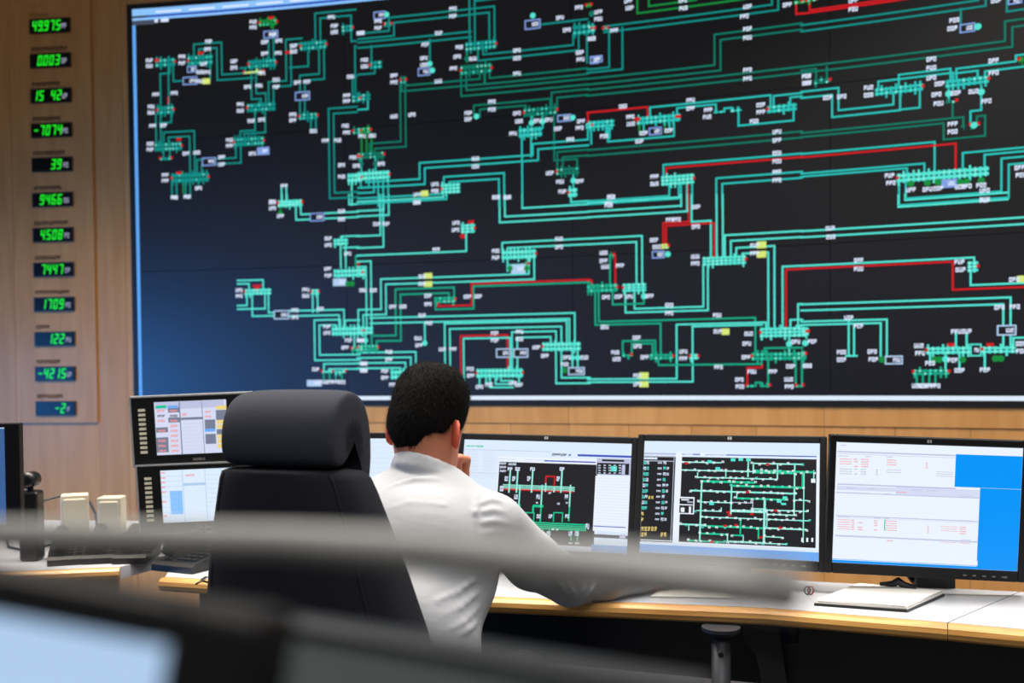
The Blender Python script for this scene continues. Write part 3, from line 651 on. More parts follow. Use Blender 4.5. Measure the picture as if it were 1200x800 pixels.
for x in (322, 445, 620): S.txt(x-4, 440, x+8, 450, 'w', 1)
S.ln(295, 458, 350, 462, 14, 'E'); S.ln(424, 462, 484, 466, 14, 'E'); S.ln(426, 462, 422, 500, 10, 'E'); S.ln(636, 466, 634, 552, 8, 'E'); S.ln(470, 470, 466, 556, 8, 'E')
for a, b in ((382, 430), (545, 598)): S.ln(a, 502, b, 504, 6, 'E'); S.ln(a, 500, a-2, 556, 6, 'E'); S.ln(b, 500, b-4, 558, 6, 'E')
for x in (455, 525, 622, 362): S.txt(x-10, 512, x+12, 536, 'w', 2)
for k in range(4): S.ln(394, 560+k*11, 735, 572+k*11, 7, 'E', 3)
for x in (240, 742): S.txt(x-10, 345 if x < 500 else 566, x+10, 378 if x < 500 else 600, 'w', 2)
for x in (482, 520, 648, 686): S.ln(x, 596, x-3, 668, 7, 'E'); S.txt(x-16, 612, x+6, 640, 'w', 2); S.txt(x-16, 676, x+8, 690, 'w', 3)
for x, y in ((522, 388), (572, 450), (565, 602), (540, 600)): S.txt(x-7, y-6, x+8, y+6, 'w', 2)
S.r(798, 182, 1004, 286, 'P', 2); S.r(828, 190, 958, 206, 'k', 4); S.r(800, 210, 985, 282, 'k', 3)
for r in range(4):
    for c in range(5): S.txt(806+c*30, 222+r*15, 820+c*30, 230+r*15, 'w', 2)
S.r(880, 230, 914, 262, 'c', 6); S.r(945, 222, 962, 280, 'P', 6)
S.r(790, 286, 996, 620, 'W', 3)
for k in range(18): S.ln(798, 300+k*17, 990, 306+k*17, 1.6, 'p')
S.r(778, 578, 966, 592, 'v', 5); S.r(772, 628, 978, 658, 'Z', 3); S.r(930, 630, 966, 655, 'P', 4); S.r(765, 690, 974, 760, 'Q', 3)
monitor(S, 'black monitor beside the seated man showing a green and red station diagram', 0.68)

# monitor with the white on black overview
S = Scr(0.5546, 2.6293, 0.9687, -0.3353, 0.2523, 0.0, 0.45, 0.296, (740, 500, 4.446))
S.r(30, 60, 1000, 720, 'D', 0)
S.r(60, 136, 975, 158, 'v', 1); S.r(60, 134, 230, 146, 'P', 2); S.r(358, 134, 386, 150, 'W', 3); S.txt(388, 136, 495, 150, 'W', 14); S.txt(270, 136, 320, 146, 'W', 5)
S.r(40, 150, 232, 604, 'k', 2); S.r(232, 130, 246, 606, 'W', 3); S.ln(60, 152, 232, 158, 5, 'z'); S.ln(60, 176, 225, 180, 5, 'z'); S.r(66, 158, 135, 170, 'w', 4); S.ln(222, 160, 205, 596, 4, 'z'); S.ln(48, 588, 210, 596, 5, 'W')
for r in range(11):
    y = 186+r*29.5; dx = -r*1.5
    for c, x in enumerate((70, 86)):
        if r < 9: S.txt(x+dx-7, y-8, x+dx+7, y+10, 'c' if (r+c) % 3 != 1 else 'w', 2)
        elif c == 0: S.txt(x+dx-7, y-8, x+dx+7, y+10, 'o', 2)
    S.txt(138+dx, y-4, 160+dx, y+6, 'w', 3)
    S.txt(168+dx, y-8, 182+dx, y+10, 'c' if r % 2 else 'w', 2)
    if r % 3: S.txt(186+dx, y-6, 198+dx, y+8, 'w', 2)
for x in (88, 104): S.txt(x, 360, x+10, 376, 'o', 2)
for k in range(5): S.txt(52+k*17, 520, 64+k*17, 542, 'o', 2)
for k in (0, 1, 6, 7): S.txt(50+k*17, 550, 62+k*17, 572, 'o', 2)
S.r(240, 604, 978, 636, 'W', 1); S.r(965, 150, 980, 640, 'W', 3); S.r(248, 156, 974, 632, 'k', 2); S.r(235, 600, 966, 640, 'W', 1)
S.r(40, 610, 980, 710, 'Q', 3)
H2 = [(262,183,470,187,'n',7),(256,226,640,232,'n',7),(632,190,890,196,'n',8),(636,226,956,240,'E',12),(636,238,860,244,'E',8),(344,264,760,272,'n',7),(364,284,645,290,'E',12),(520,306,892,318,'E',12),(306,334,862,346,'n',9),(548,372,806,380,'E',10),(345,390,520,396,'n',6),(522,394,634,396,'z',5),(520,438,702,442,'n',14),(340,436,470,440,'n',6),(700,434,922,440,'n',7),(360,470,922,488,'n',6),(704,456,852,460,'n',7),(250,504,380,514,'n',9),(376,518,690,526,'E',10),(690,526,914,536,'n',9),(362,554,500,562,'E',9),(498,598,690,604,'n',9),(292,590,480,602,'E',8),(520,564,575,566,'E',8),(700,572,790,576,'n',6),(690,606,806,612,'n',6),(850,380,920,386,'n',6),(630,426,700,430,'n',8)]
V2 = [(366,284,356,592,'n',9),(518,304,522,462,'n',8),(695,372,690,604,'n',12),(762,190,760,274,'n',8),(846,200,852,460,'n',8),(900,236,894,604,'n',6),(570,482,566,560,'E',8),(346,236,344,268,'n',6),(634,196,636,244,'n',8),(610,180,606,262,'n',8),(894,232,890,318,'E',10),(952,226,948,290,'n',6),(632,394,632,430,'z',5),(664,526,660,584,'E',8),(706,440,706,520,'n',6),(500,560,500,600,'n',7),(575,566,590,600,'n',6),(492,228,492,268,'n',6),(470,420,466,440,'n',6),(548,340,550,376,'n',6),(300,512,298,540,'n',6)]
for a in H2+V2: S.ln(a[0], a[1], a[2], a[3], a[5]*1.0, a[4], 4)
for a in H2:
    n = int(abs(a[2]-a[0])/34)
    for i in range(n+1):
        x = a[0]+(a[2]-a[0])*i/max(n, 1)+random.uniform(-8, 8); y = a[1]+(a[3]-a[1])*i/max(n, 1)+random.uniform(-5, 5)
        S.txt(x-7, y-6, x+7, y+6, 'W' if random.random() < .86 else 'c', 2, 7)
for x, y in ((505,446),(512,460),(628,454),(605,340),(710,196),(545,512),(750,436),(776,526),(420,600),(672,576),(285,190),(488,516)): S.r(x-9, y-6, x+9, y+6, 'r', 9)
for x, y in ((408,182),(610,172),(418,400),(450,218),(770,388),(800,370),(570,170),(530,172)): S.r(x-12, y-8, x+12, y+8, 'c', 8)
for k in range(3): S.r(945+k*0-60+k*26, 578, 955-60+k*26, 600, 'W', 7)
S.r(936, 270, 958, 292, 'W', 7); S.r(780, 396, 806, 408, 'c', 7)
S.r(246, 364, 326, 456, 'W', 5); S.r(252, 372, 320, 450, 'k', 6); S.r(260, 376, 300, 384, 'W', 7); S.r(250, 402, 318, 410, 'W', 7); S.r(258, 420, 276, 444, 'W', 7); S.r(300, 415, 310, 450, 'W', 7); S.r(290, 388, 320, 396, 'z', 7)
monitor(S, 'black monitor with a white line network overview on black between two other monitors', 0.68)

# right monitor with the tables and bright blue desktop
S = Scr(0.9986, 2.4676, 0.9672, -0.1406, -0.0210, -0.0338, 0.43, 0.296, (960, 500, 4.446))
S.r(60, 80, 1070, 780, 'W', 0)
S.r(712, 142, 1075, 326, 'q', 1); S.r(838, 318, 1075, 790, 'q', 1); S.r(50, 680, 842, 790, 'q', 1); S.r(50, 660, 824, 722, 'W', 2); S.r(60, 690, 820, 724, 'W', 2)
S.ln(95, 131, 712, 146, 7, 'P'); S.ln(95, 300, 712, 318, 7, 'P'); S.txt(110, 92, 140, 98, 'P', 5)
S.r(92, 306, 712, 352, 'p', 2); S.r(400, 312, 834, 368, 'p', 2); S.ln(88, 340, 834, 372, 5, 'P')
S.r(86, 470, 828, 500, 'p', 2); S.ln(86, 462, 828, 492, 5, 'P'); S.r(84, 566, 826, 604, 'p', 2); S.ln(84, 562, 826, 600, 5, 'P')
S.ln(95, 140, 712, 160, 4, 'p')
def rows(y, n, cols, c, dy=13, slope=.022):
    for i in range(n):
        for (x, w) in cols:
            if random.random() < .9: S.txt(x, y+i*dy+(x-95)*slope, x+w, y+i*dy+7+(x-95)*slope, c, max(2, int(w/9)))
rows(148, 1, [(100, 50), (180, 20), (240, 30), (350, 30)], 'P')
rows(164, 4, [(105, 65), (180, 20), (218, 40), (352, 50), (555, 10)], 'x', 12); rows(216, 3, [(105, 66), (182, 16), (216, 28), (295, 10), (350, 76)], 'z', 12); rows(216, 3, [(610, 86)], 'z', 11, .03)
rows(314, 1, [(140, 44), (252, 36), (480, 56), (560, 50)], 'P', 12, .03); rows(328, 1, [(400, 56)], 'x', 10, .03); rows(338, 1, [(95, 80), (175, 90), (285, 40), (335, 40), (735, 64)], 'P', 12, .03)
rows(466, 1, [(95, 66), (170, 80), (285, 34), (335, 30), (735, 64)], 'P', 12, .03)
rows(480, 5, [(95, 66), (166, 16), (200, 26), (285, 18), (345, 60)], 'x', 12, .03); rows(500, 4, [(632, 88), (730, 34), (562, 8)], 'x', 11, .03)
rows(566, 1, [(95, 66), (170, 80), (285, 34), (335, 30), (735, 54)], 'P', 12, .03); rows(582, 1, [(350, 34), (625, 90), (730, 56)], 'x', 10, .03)
S.ln(342, 482, 340, 540, 5, 'E')
monitor(S, 'rightmost black monitor showing white tables over a bright blue desktop', 0.68, nx=.045)

# monitor mostly hidden between chair and head
S = Scr(-0.46, 2.93, 0.966, -0.10, 0.16, -0.01, 0.474, 0.296, (430, 500, 5.0))
S.r(-400, 40, 600, 800, 'D', 0)
for k in range(10): S.ln(-300, 90+k*30, 540, 92+k*30, 2, 'p')
S.txt(40, 62, 110, 68, 'P', 8)
monitor(S, 'black monitor with a white page behind the headrest of the chair', 0.75, bt=.017)

# two stacked touch screen units with side keys
def touch(x, y, z, label, crop, first):
    S = Scr(x, y, z, 0.0258, -0.0358, 0.0328, 0.212, 0.157, crop)
    if first:
        S.r(150, 80, 640, 400, 'p', 0)
        S.r(185, 92, 545, 118, 'P', 1)
        for k in range(9):
            y0 = 122+k*26
            for c, (a, b) in enumerate(((186, 250), (252, 314))):
                if (k*2+c) in (1, 5, 8, 12, 14, 16): S.r(a+k, y0, b+k, y0+24, 'e', 2)
                if k not in (3, 5) or c: S.txt(a+k+10, y0+12, a+k+50, y0+22, 'x' if k not in (1,) else 'Z', 5)
        S.r(188, 112, 244, 124, 'E', 3); S.r(250, 112, 306, 124, 'Q', 3)
        S.r(314, 92, 326, 380, 'e', 3); S.r(430, 92, 444, 380, 'e', 3); S.r(320, 174, 436, 182, 'e', 3); S.txt(324, 152, 352, 164, 'x', 4)
        for k in range(9): S.ln(330+k, 205+k*19, 432+k, 203+k*19, 3, 'P')
        for k in range(9):
            y0 = 110+k*25
            for c, (a, b) in enumerate(((440, 496), (500, 560))):
                a += k*1.2; b += k*1.2
                if (c == 0 and k in (3, 4, 6, 7)) or (c == 1 and k in (1, 2, 5)): S.r(a, y0, b, y0+24, 'e', 2)
                if c == 1 and k in (0, 3, 4, 6, 7, 8): S.r(a+2, y0+2, b, y0+20, 'o', 3)
                if c == 0 and k in (1, 2): S.txt(a+4, y0+4, a+36, y0+14, 'x', 4)
        S.r(445, 232, 500, 246, 'Q', 4)
    else:
        S.r(150, 400, 700, 800, 'D', 0)
        for a in (200, 328, 446, 530): S.ln(a, 430, a+12, 720, 8, 'd', 2)
        S.r(330, 516, 450, 524, 'd', 2)
        for k in range(8):
            S.ln(204, 480+k*27, 330, 476+k*27, 4, 'd'); S.ln(336, 540+k*20, 452, 536+k*20, 2, 'p'); S.ln(455, 470+k*24, 560, 468+k*24, 3, 'd')
            if k not in (5, 7): S.txt(208+k, 458+k*25, 240+k, 466+k*25, 'x', 4)
        S.r(262, 556, 334, 676, 's', 1); S.txt(345, 470, 390, 478, 'x', 5); S.txt(210, 684, 250, 692, 'x', 4)
    W, H = S.w/2, S.h/2; m = .066
    root = empty('touch_terminal', S.c-S.b*(H+.03)-S.n*(-.02), label, 'terminal', 'two stacked touch screen terminals')
    mb = MB()
    for lo, hi in (((-W-m, -.004, -H-.03), (-W, .03, H+.014)), ((W, -.004, -H-.03), (W+m, .03, H+.014)), ((-W, -.004, H), (W, .03, H+.014)), ((-W, -.004, -H-.03), (W, .03, -H))): mb.box(S.fr, lo, hi)
    mb.build('front_frame', 'black_plastic', root)
    mb = MB()
    for lo, hi in (((-W-m-.005, -.007, -H-.034), (-W-m, .032, H+.019)), ((W+m, -.007, -H-.034), (W+m+.005, .032, H+.019)), ((-W-m, -.007, H+.0145), (W+m, .032, H+.019)), ((-W-m, -.007, -H-.034), (W+m, .032, -H-.0305))): mb.box(S.fr, lo, hi)
    mb.build('silver_rim', 'silver', root)
    mb = MB(); mb.box(S.fr, (-W, 0, -H), (W, .028, H)); sc = mb.build('screen', 'px_D', root); S.mb.build('screen_image', PXM, sc, kind='stuff')
    mb = MB(); mb.box(S.fr, (-W-m+.003, .0325, -H-.03), (W+m-.003, .06, H+.012), bev=.006); mb.build('back_cover', 'black_plastic', root)
    for sd in (-1, 1):
        for k in range(10 if first else 10):
            xx = sd*(W+.036); zz = H-.022-k*.0138*1.0
            mb = MB(); mb.box(S.fr, (xx-.010, -.007, zz-.0038), (xx+.010, -.0041, zz+.0038)); mb.build('key', 'button_cream', root)
    tv, tf = text_shape('SIEMENS'); mb = MB(); mb.add([S.c+S.a*(-.001+u*.036)+S.b*(-H-.0195+q*.0075)+S.n*.0046 for u, q in tv], tf); mb.build('maker_mark', 'silver', root)
    return S, root
S1, _ = touch(-0.947, 3.0228, 1.1448, 'upper black touch terminal with red and grey table cells', (140, 450, 4.444), True)
S2, t2 = touch(-0.932, 3.0228, 0.9430, 'lower black touch terminal with a pale blue list, under its twin', (140, 450, 4.444), False)
# pole carrying both terminals
mb = MB(); ped = empty('terminal_stand', (-0.93, 3.12, DT), 'black pole stand behind the two stacked touch terminals', 'stand')
mb = MB(); mb.tube([(-.93, 3.125, DT+.02), (-.93, 3.125, 1.22)], .018, 14); mb.build('pole', 'dark_metal', ped, smooth=True)
mb = MB(); mb.box(frame((-.93, 3.13, 0), 0.03), (-.11, -.03, DT), (.11, .08, DT+.02), bev=.006); mb.build('base', 'dark_metal', ped)
for zz in (.943, 1.145):
    mb = MB(); mb.box(frame((-.94, 3.11, 0), 0.03), (-.035, -.022, zz-.035), (.035, -.0, zz+.035)); mb.build('mount', 'dark_metal', ped)
# coiled handset cables hanging below the terminals
for j, (xc, col) in enumerate(((232, 0), (238.5, 1))):
    pts = []; a = atY(xc, 612, 2.985); b = atY(xc, 655, 2.985)
    for k in range(60):
        t = k/59; p = a*(1-t)+b*t; pts.append(p+V3(.006*math.cos(k*1.15), .006*math.sin(k*1.15), 0))
    mb = MB(); mb.tube(pts, .0022, 6); mb.build('coiled_cable', 'black_plastic', label=['left coiled black cable hanging under the lower touch terminal', 'right coiled black cable hanging under the lower touch terminal'][j], cat='cable')

# monitor cut by the left frame edge
S = Scr(-1.60, 2.74, 1.03, 0.05, 0.0, 0.0, 0.60, 0.25, (0, 490, 5.0)); S.c = atY(-180, 560, 2.74); S.fr = (S.c, S.a, -S.n, S.b); S.w = .836
S.h = .262
S.r(-3000, 0, 60, 24, 'd', 0); S.r(-3000, 60, 55, 620, 'i', 0); S.r(-3000, 26, 60, 60, 'd', 2)
rm = monitor(S, 'black monitor cut off by the left picture edge with a blue screen', DT, 'desk_monitor', bz=.040, bt=.012, bb=.02, logo=False, grp=None)
# black handset dock behind it
r = empty('headset_dock', atY(38, 612, 3.05), 'small black dock with round knob right of the cut off monitor', 'dock')
c = atY(38, 590, 3.05)
mb = MB(); mb.box(frame((c[0], c[1], 0), .1), (-.03, -.03, DT), (.024, .03, c[2]+.04), bev=.008); mb.build('body', 'black_plastic', r)
c2 = atY(35, 562, 3.05); mb = MB(); mb.tube([c2+V3(0, -.028, 0), c2+V3(0, -.024, 0), c2+V3(0, .024, 0), c2+V3(0, .028, 0)], [.012, .024, .024, .012], 18); mb.build('knob', 'black_plastic', r, smooth=True)
mb = MB(); mb.tube([c2+V3(0, 0, -.05), c2+V3(0, 0, -.015)], .010, 10); mb.build('neck', 'black_plastic', r, smooth=True)

# beige speakers
for j, (xa, xb, yt, nm) in enumerate(((72, 102, 580, 'narrow beige desktop speaker nearer the left edge'), (114, 141, 583, 'beige desktop speaker with visible side, next to the touch terminals'))):
    Y = 3.25; a = atY(xa, yt, Y); b = atY(xb, yt, Y); r = empty('desktop_speaker', ((a[0]+b[0])/2, Y, DT), nm, 'speaker', 'pair of beige desktop speakers')
    w = b[0]-a[0]; fr = frame(((a[0]+b[0])/2, Y, 0), 0.36 if j == 0 else 0.10)
    mb = MB(); mb.box(fr, (-w/2, 0, DT), (w/2, .065, a[2]), bev=.004); mb.build('cabinet', 'beige_plastic', r)
    mb = MB(); mb.box(fr, (-w/2+.008, -.006, DT+.03), (w/2-.008, .001, a[2]-.012), bev=.004); mb.build('grille', 'beige_cloth', r)
pts = [atY(*q) for q in ((12, 612, 3.0), (30, 608, 3.2), (44, 595, 3.32), (52, 586, 3.38), (66, 582, 3.40), (84, 578, 3.42), (98, 579, 3.42), (106, 590, 3.42), (112, 602, 3.40), (116, 640, 3.38))]
pts[0][2] = max(pts[0][2], DT+.01)
mb = MB(); mb.tube(pts, .0045, 8); mb.build('speaker_cable', 'black_plastic', smooth=True, label='thin black cable looping over the beige speakers', cat='cable')
pts = [atZ(*q, DT+.006) for q in ((8, 628), (10, 640), (30, 645), (60, 637), (70, 640))]
mb = MB(); mb.tube(pts, .004, 8); mb.build('table_cable', 'black_plastic', smooth=True, label='thin black cable lying on the side desk in front of the speakers', cat='cable')

# telephones: wedge body, keypad, handset lying across
def phone(px, py, yaw, w, d, name, label, grp):
    p = atZ(px, py, DT); fr = frame((p[0], p[1], DT), yaw)
    r = empty('desk_phone', (p[0], p[1], DT), label, 'telephone', grp)
    o, ex, ey, ez = fr; P = lambda x, y, z: o+ex*x+ey*y+ez*z
    mb = MB(); h0, h1 = .018, .048
    prof = [(-d/2, 0), (-d/2, h0), (-d/2+.015, h0+.008), (d/2-.02, h1), (d/2, h1-.01), (d/2, 0)]
    mb.loft([[P(x, a, b) for a, b in prof] for x in (-w/2, w/2)]); mb.build('body', 'black_plastic', r)
    mb = MB()
    hp = [P(-w/2+.03, -d/2+.03, .046), P(-w/2+.03, -d/4, .062), P(-w/2+.032, 0, .072), P(-w/2+.032, d/4, .078), P(-w/2+.03, d/2-.03, .072)]
    mb.tube(hp, [.018, .021, .016, .021, .018], 12); mb.build('handset', 'black_plastic', r, smooth=True)
    for i in range(4):
        for j in range(3):
            x = -.0+j*.024; y = -d/2+.04+i*.026; z = h0+.008+(y+d/2-.015)/(d-.035)*(h1-h0-.008)
            mb = MB(); mb.box(fr, (x-.008, y-.009, z-.004), (x+.008, y+.009, z+.004)); mb.build('key', 'dark_metal', r)
    return r
phone(84, 656, 0.35, .12, .19, '', 'black desk phone at the corner of the side desk, leftmost', 'row of black desk phones')
phone(126, 654, 0.25, .11, .19, '', 'black desk phone in the middle of the row, below the beige speakers', 'row of black desk phones')
phone(161, 654, 0.10, .095, .19, '', 'black desk phone nearest the gap between the two desks', 'row of black desk phones')
phone(228, 664, -0.45, .15, .18, '', 'black desk phone beside the chair on the operator desk', None)
# clear holder by the cable
c = atZ(237, 655, DT); r = None
mb = MB(); fr = frame((c[0], c[1], DT), 0)
for lo, hi in (((-.028, -.01, 0), (.028, .03, .006)), ((-.028, .022, .006), (.028, .03, .085)), ((-.028, -.01, .006), (-.023, .022, .07)), ((.023, -.01, .006), (.028, .022, .07))): mb.box(fr, lo, hi)
mb.build('card_holder', 'silver', label='small pale card holder on the desk left of the chair', cat='holder')
pts = [atZ(*q, DT+.004) for q in ((236, 679), (241, 676), (247, 676), (250, 680), (243, 682), (236, 680), (230, 684))]
mb = MB(); mb.tube(pts, .003, 8); mb.build('desk_cable', 'black_plastic', label='short black loop of cable beside the chair back', cat='cable', smooth=True)

# clipboard with papers
cl = [atZ(954, 709, DT+.001), atZ(1063, 717, DT+.001), atZ(1107, 698, DT+.001), atZ(1006, 688.5, DT+.001)]
root = empty('clipboard', (cl[0]+cl[2])/2*V3(1,1,0)+V3(0,0,DT), 'black clipboard holding a thick stack of white paper on the white desk', 'clipboard')
def quadslab(q, z0, z1, inset, name, m, parent):
    c = sum(q)/4; p = [c+(a-c)*(1-inset) for a in q]
    mb = MB(); mb.hexa([V3(a[0], a[1], z0) for a in p]+[V3(a[0], a[1], z1) for a in p]); return mb.build(name, m, parent)
quadslab(cl, DT, DT+.006, 0, 'board', 'black_plastic', root)
for k in range(4): quadslab([a+V3(random.uniform(-.003, .003), random.uniform(-.003, .003), 0) for a in cl], DT+.006+k*.0022, DT+.008+k*.0022, .03+.006*k, 'sheet', 'paper', root)
m0 = cl[3]*.72+cl[2]*.28; m1 = cl[3]*.30+cl[2]*.70; dv = cl[0]-cl[3]; dv /= np.linalg.norm(dv)
mb = MB(); zc = DT+.0165
mb.tube([V3(*(m0+dv*.012)[:2], zc), V3(*(m0*.66+m1*.34+dv*.010)[:2], zc+.003), V3(*((m0+m1)/2+dv*.010)[:2], zc+.012), V3(*(m0*.34+m1*.66+dv*.010)[:2], zc+.003), V3(*(m1+dv*.012)[:2], zc)], [.006, .009, .011, .009, .006], 10); mb.build('clip', 'leg_metal', root, smooth=True)
# sheet of paper and small coiled keyring
cl2 = [atZ(762, 700, DT), atZ(858, 702, DT), atZ(850, 690, DT), atZ(778, 689, DT)]
mb = MB(); mb.hexa([V3(a[0], a[1], DT+.0005) for a in cl2]+[V3(a[0], a[1], DT+.004) for a in cl2]); mb.build('paper_stack', 'paper', label='thin stack of white paper on the desk right of the resting hand', cat='paper')
c = atZ(948, 697, DT); r = empty('keyring', (c[0], c[1], DT), 'small red and dark coiled keyring lying left of the clipboard', 'keyring')
for j, (dx, m) in enumerate(((-.008, 'dark_metal'), (.008, 'red_plastic'))):
    mb = MB(); mb.tube([(c[0]+dx*.5+.007*math.cos(k*.35), c[1], DT+.0115+.0095*math.sin(k*.35)) for k in range(19)], .0018, 6); mb.build('ring', m, r, smooth=True)
# monitor cable by the right stand
pts = [atY(*q) for q in ((1062, 668, 2.56), (1066, 676, 2.58), (1072, 683, 2.6), (1084, 688, 2.62), (1100, 692, 2.64))]
mb = MB(); mb.tube(pts, .006, 8); mb.build('monitor_cable', 'black_plastic', smooth=True, label='thick black cable curling under the rightmost monitor', cat='cable')
# ------------------------------------------------------------------ signed distance sculpting
class Field:
    def __init__(s, lo, hi, h):
        s.lo = np.array(lo, float); s.h = h
        s.n = np.ceil((np.array(hi)-s.lo)/h).astype(int)+1
        s.ax = [s.lo[i]+np.arange(s.n[i])*h for i in range(3)]
        s.d = np.full(tuple(s.n), 1.0, np.float32)
    def sub(s, lo, hi):
        sl = []
        for i in range(3):
            a = int(max(0, math.floor((lo[i]-s.lo[i])/s.h))); b = int(min(s.n[i], math.ceil((hi[i]-s.lo[i])/s.h)+1))
            if b <= a: return None, None
            sl.append(slice(a, b))
        g = np.meshgrid(s.ax[0][sl[0]], s.ax[1][sl[1]], s.ax[2][sl[2]], indexing='ij')
        return tuple(sl), np.stack(g, -1)
    def put(s, fn, lo, hi, k, op='u'):
        m = k+4*s.h
        sl, P = s.sub(np.array(lo)-m, np.array(hi)+m)
        if sl is None: return
        d = fn(P).astype(np.float32); a = s.d[sl]
        if op == 'u':
            if k > 0:
                hh = np.clip(.5+.5*(a-d)/k, 0, 1); s.d[sl] = a*(1-hh)+d*hh-k*hh*(1-hh)
            else: s.d[sl] = np.minimum(a, d)
        else:
            d = -d
            hh = np.clip(.5-.5*(a-d)/max(k, 1e-5), 0, 1); s.d[sl] = a*(1-hh)+d*hh+k*hh*(1-hh)
    def cap(s, a, b, ra, rb=None, k=.02, op='u'):
        a = np.array(a, float); b = np.array(b, float); rb = ra if rb is None else rb
        R = max(ra, rb); ab = b-a; L = ab@ab+1e-12
        def fn(P):
            t = np.clip(((P-a)@ab)/L, 0, 1); q = P-a-t[..., None]*ab
            return np.sqrt((q*q).sum(-1))-(ra+(rb-ra)*t)
        s.put(fn, np.minimum(a, b)-R, np.maximum(a, b)+R, k, op)
    def chain(s, pts, rs, k=.02, op='u'):
        for i in range(len(pts)-1): s.cap(pts[i], pts[i+1], rs[i], rs[i+1], k, op)
    def ell(s, c, ax, r, k=.02, op='u'):
        """ellipsoid with axes ax (3 unit vectors) and radii r"""
        c = np.array(c, float); A = np.array(ax, float); r = np.array(r, float); R = r.max()
        def fn(P):
            q = (P-c)@A.T; k0 = np.sqrt(((q/r)**2).sum(-1)); k1 = np.sqrt(((q/(r*r))**2).sum(-1))+1e-9
            return k0*(k0-1)/k1
        s.put(fn, c-R, c+R, k, op)
    def march(s, x, y, y0=1.6, y1=3.0):
        d = ray(x, y)
        for Y in np.arange(y0, y1, .003):
            p = CAMP+d*(Y/d[1]); i = ((p-s.lo)/s.h).astype(int)
            if (i < 0).any() or (i >= s.n).any(): continue
            if s.d[tuple(i)] < 0: return p
        return None
    def mesh(s, name, mats, parent=None, smooth_it=0, pick=None, **kw):
        d = s.d.copy()
        for a in range(3):
            i0 = [slice(None)]*3; i0[a] = 0; d[tuple(i0)] = 1; i0[a] = -1; d[tuple(i0)] = 1
        neg = d < 0
        nx, ny, nz = d.shape; cs = (nx-1, ny-1, nz-1)
        acc = np.zeros(cs+(3,), np.float32); cnt = np.zeros(cs, np.float32)
        for a in range(3):
            o = [b for b in range(3) if b != a]
            for e0 in (0, 1):
                for e1 in (0, 1):
                    st = [0, 0, 0]; st[o[0]] = e0; st[o[1]] = e1; en = list(st); en[a] = 1
                    A = tuple(slice(st[i], st[i]+cs[i]) for i in range(3)); B = tuple(slice(en[i], en[i]+cs[i]) for i in range(3))
                    m = neg[A] != neg[B]
                    da = d[A][m]; db = d[B][m]; t = da/(da-db)
                    v = np.zeros((len(t), 3), np.float32)+np.array(st, np.float32); v[:, a] += t
                    acc[m] += v; cnt[m] += 1
        act = cnt > 0; idx = np.full(cs, -1, np.int64); idx[act] = np.arange(act.sum())
        ijk = np.argwhere(act); V = s.lo+(ijk+acc[act]/cnt[act][:, None])*s.h
        Fc = []
        for a in range(3):
            b, c = (a+1) % 3, (a+2) % 3
            sl0 = [slice(1, -1)]*3; sl0[a] = slice(0, -1); sl1 = list(sl0); sl1[a] = slice(1, None)
            m = neg[tuple(sl0)] != neg[tuple(sl1)]; w = np.argwhere(m)
            if not len(w): continue
            off = np.array([1, 1, 1]); off[a] = 0; w = w+off
            flip = neg[tuple(w.T)]
            def cell(db, dc):
                q = w.copy(); q[:, b] += db; q[:, c] += dc; return idx[tuple(q.T)]
            q = np.stack([cell(-1, -1), cell(0, -1), cell(0, 0), cell(-1, 0)], 1)
            q[~flip] = q[~flip][:, ::-1]
            Fc.append(q)
        Fc = np.concatenate(Fc); Fc = Fc[(Fc >= 0).all(1)]
        for _ in range(smooth_it):
            S = np.zeros_like(V); N = np.zeros(len(V))
            for i in range(4):
                np.add.at(S, Fc[:, i], V[Fc[:, (i+1) % 4]]+V[Fc[:, (i+3) % 4]]); np.add.at(N, Fc[:, i], 2)
            V = V*.4+.6*S/np.maximum(N, 1)[:, None]
        mi = pick(V[Fc].mean(1)).astype(int).tolist() if pick else None
        return link_mesh(name, V, Fc.tolist(), mi, mats, parent, True, **kw)
def nrm(v): v = np.array(v, float); return v/np.linalg.norm(v)

# ------------------------------------------------------------------ the man
bf = nrm((0.30, 0.95, 0)); brt = V3(bf[1], -bf[0], 0); bu = V3(0, 0, 1)       # body forward / right
lean = nrm((0.12, 0.34, 1.0))
hip = V3(-0.235, 2.075, 0.60); waist = V3(-0.232, 2.085, 0.70); chest = V3(-0.205, 2.175, 0.90); neckb = V3(-0.183, 2.225, 1.072)
shR = V3(-0.040, 2.165, 0.978); shL = V3(-0.375, 2.285, 0.990)
elR = V3(0.135, 2.395, 0.806); wrR = V3(0.335, 2.535, 0.785)
elL = V3(-0.245, 2.575, 0.805); wrL = V3(-0.136, 2.425, 1.014)
# head frame
hc = V3(-0.184, 2.262, 1.205)
hf = nrm((0.44, 0.84, -0.30)); hr = nrm(np.cross(hf, (0, 0, 1))); hr = nrm(hr+V3(0, 0, -.03)); hu = np.cross(hr, hf)
HX = (hr, hf, hu)
HP = lambda x, y, z: hc+hr*x+hf*y+hu*z

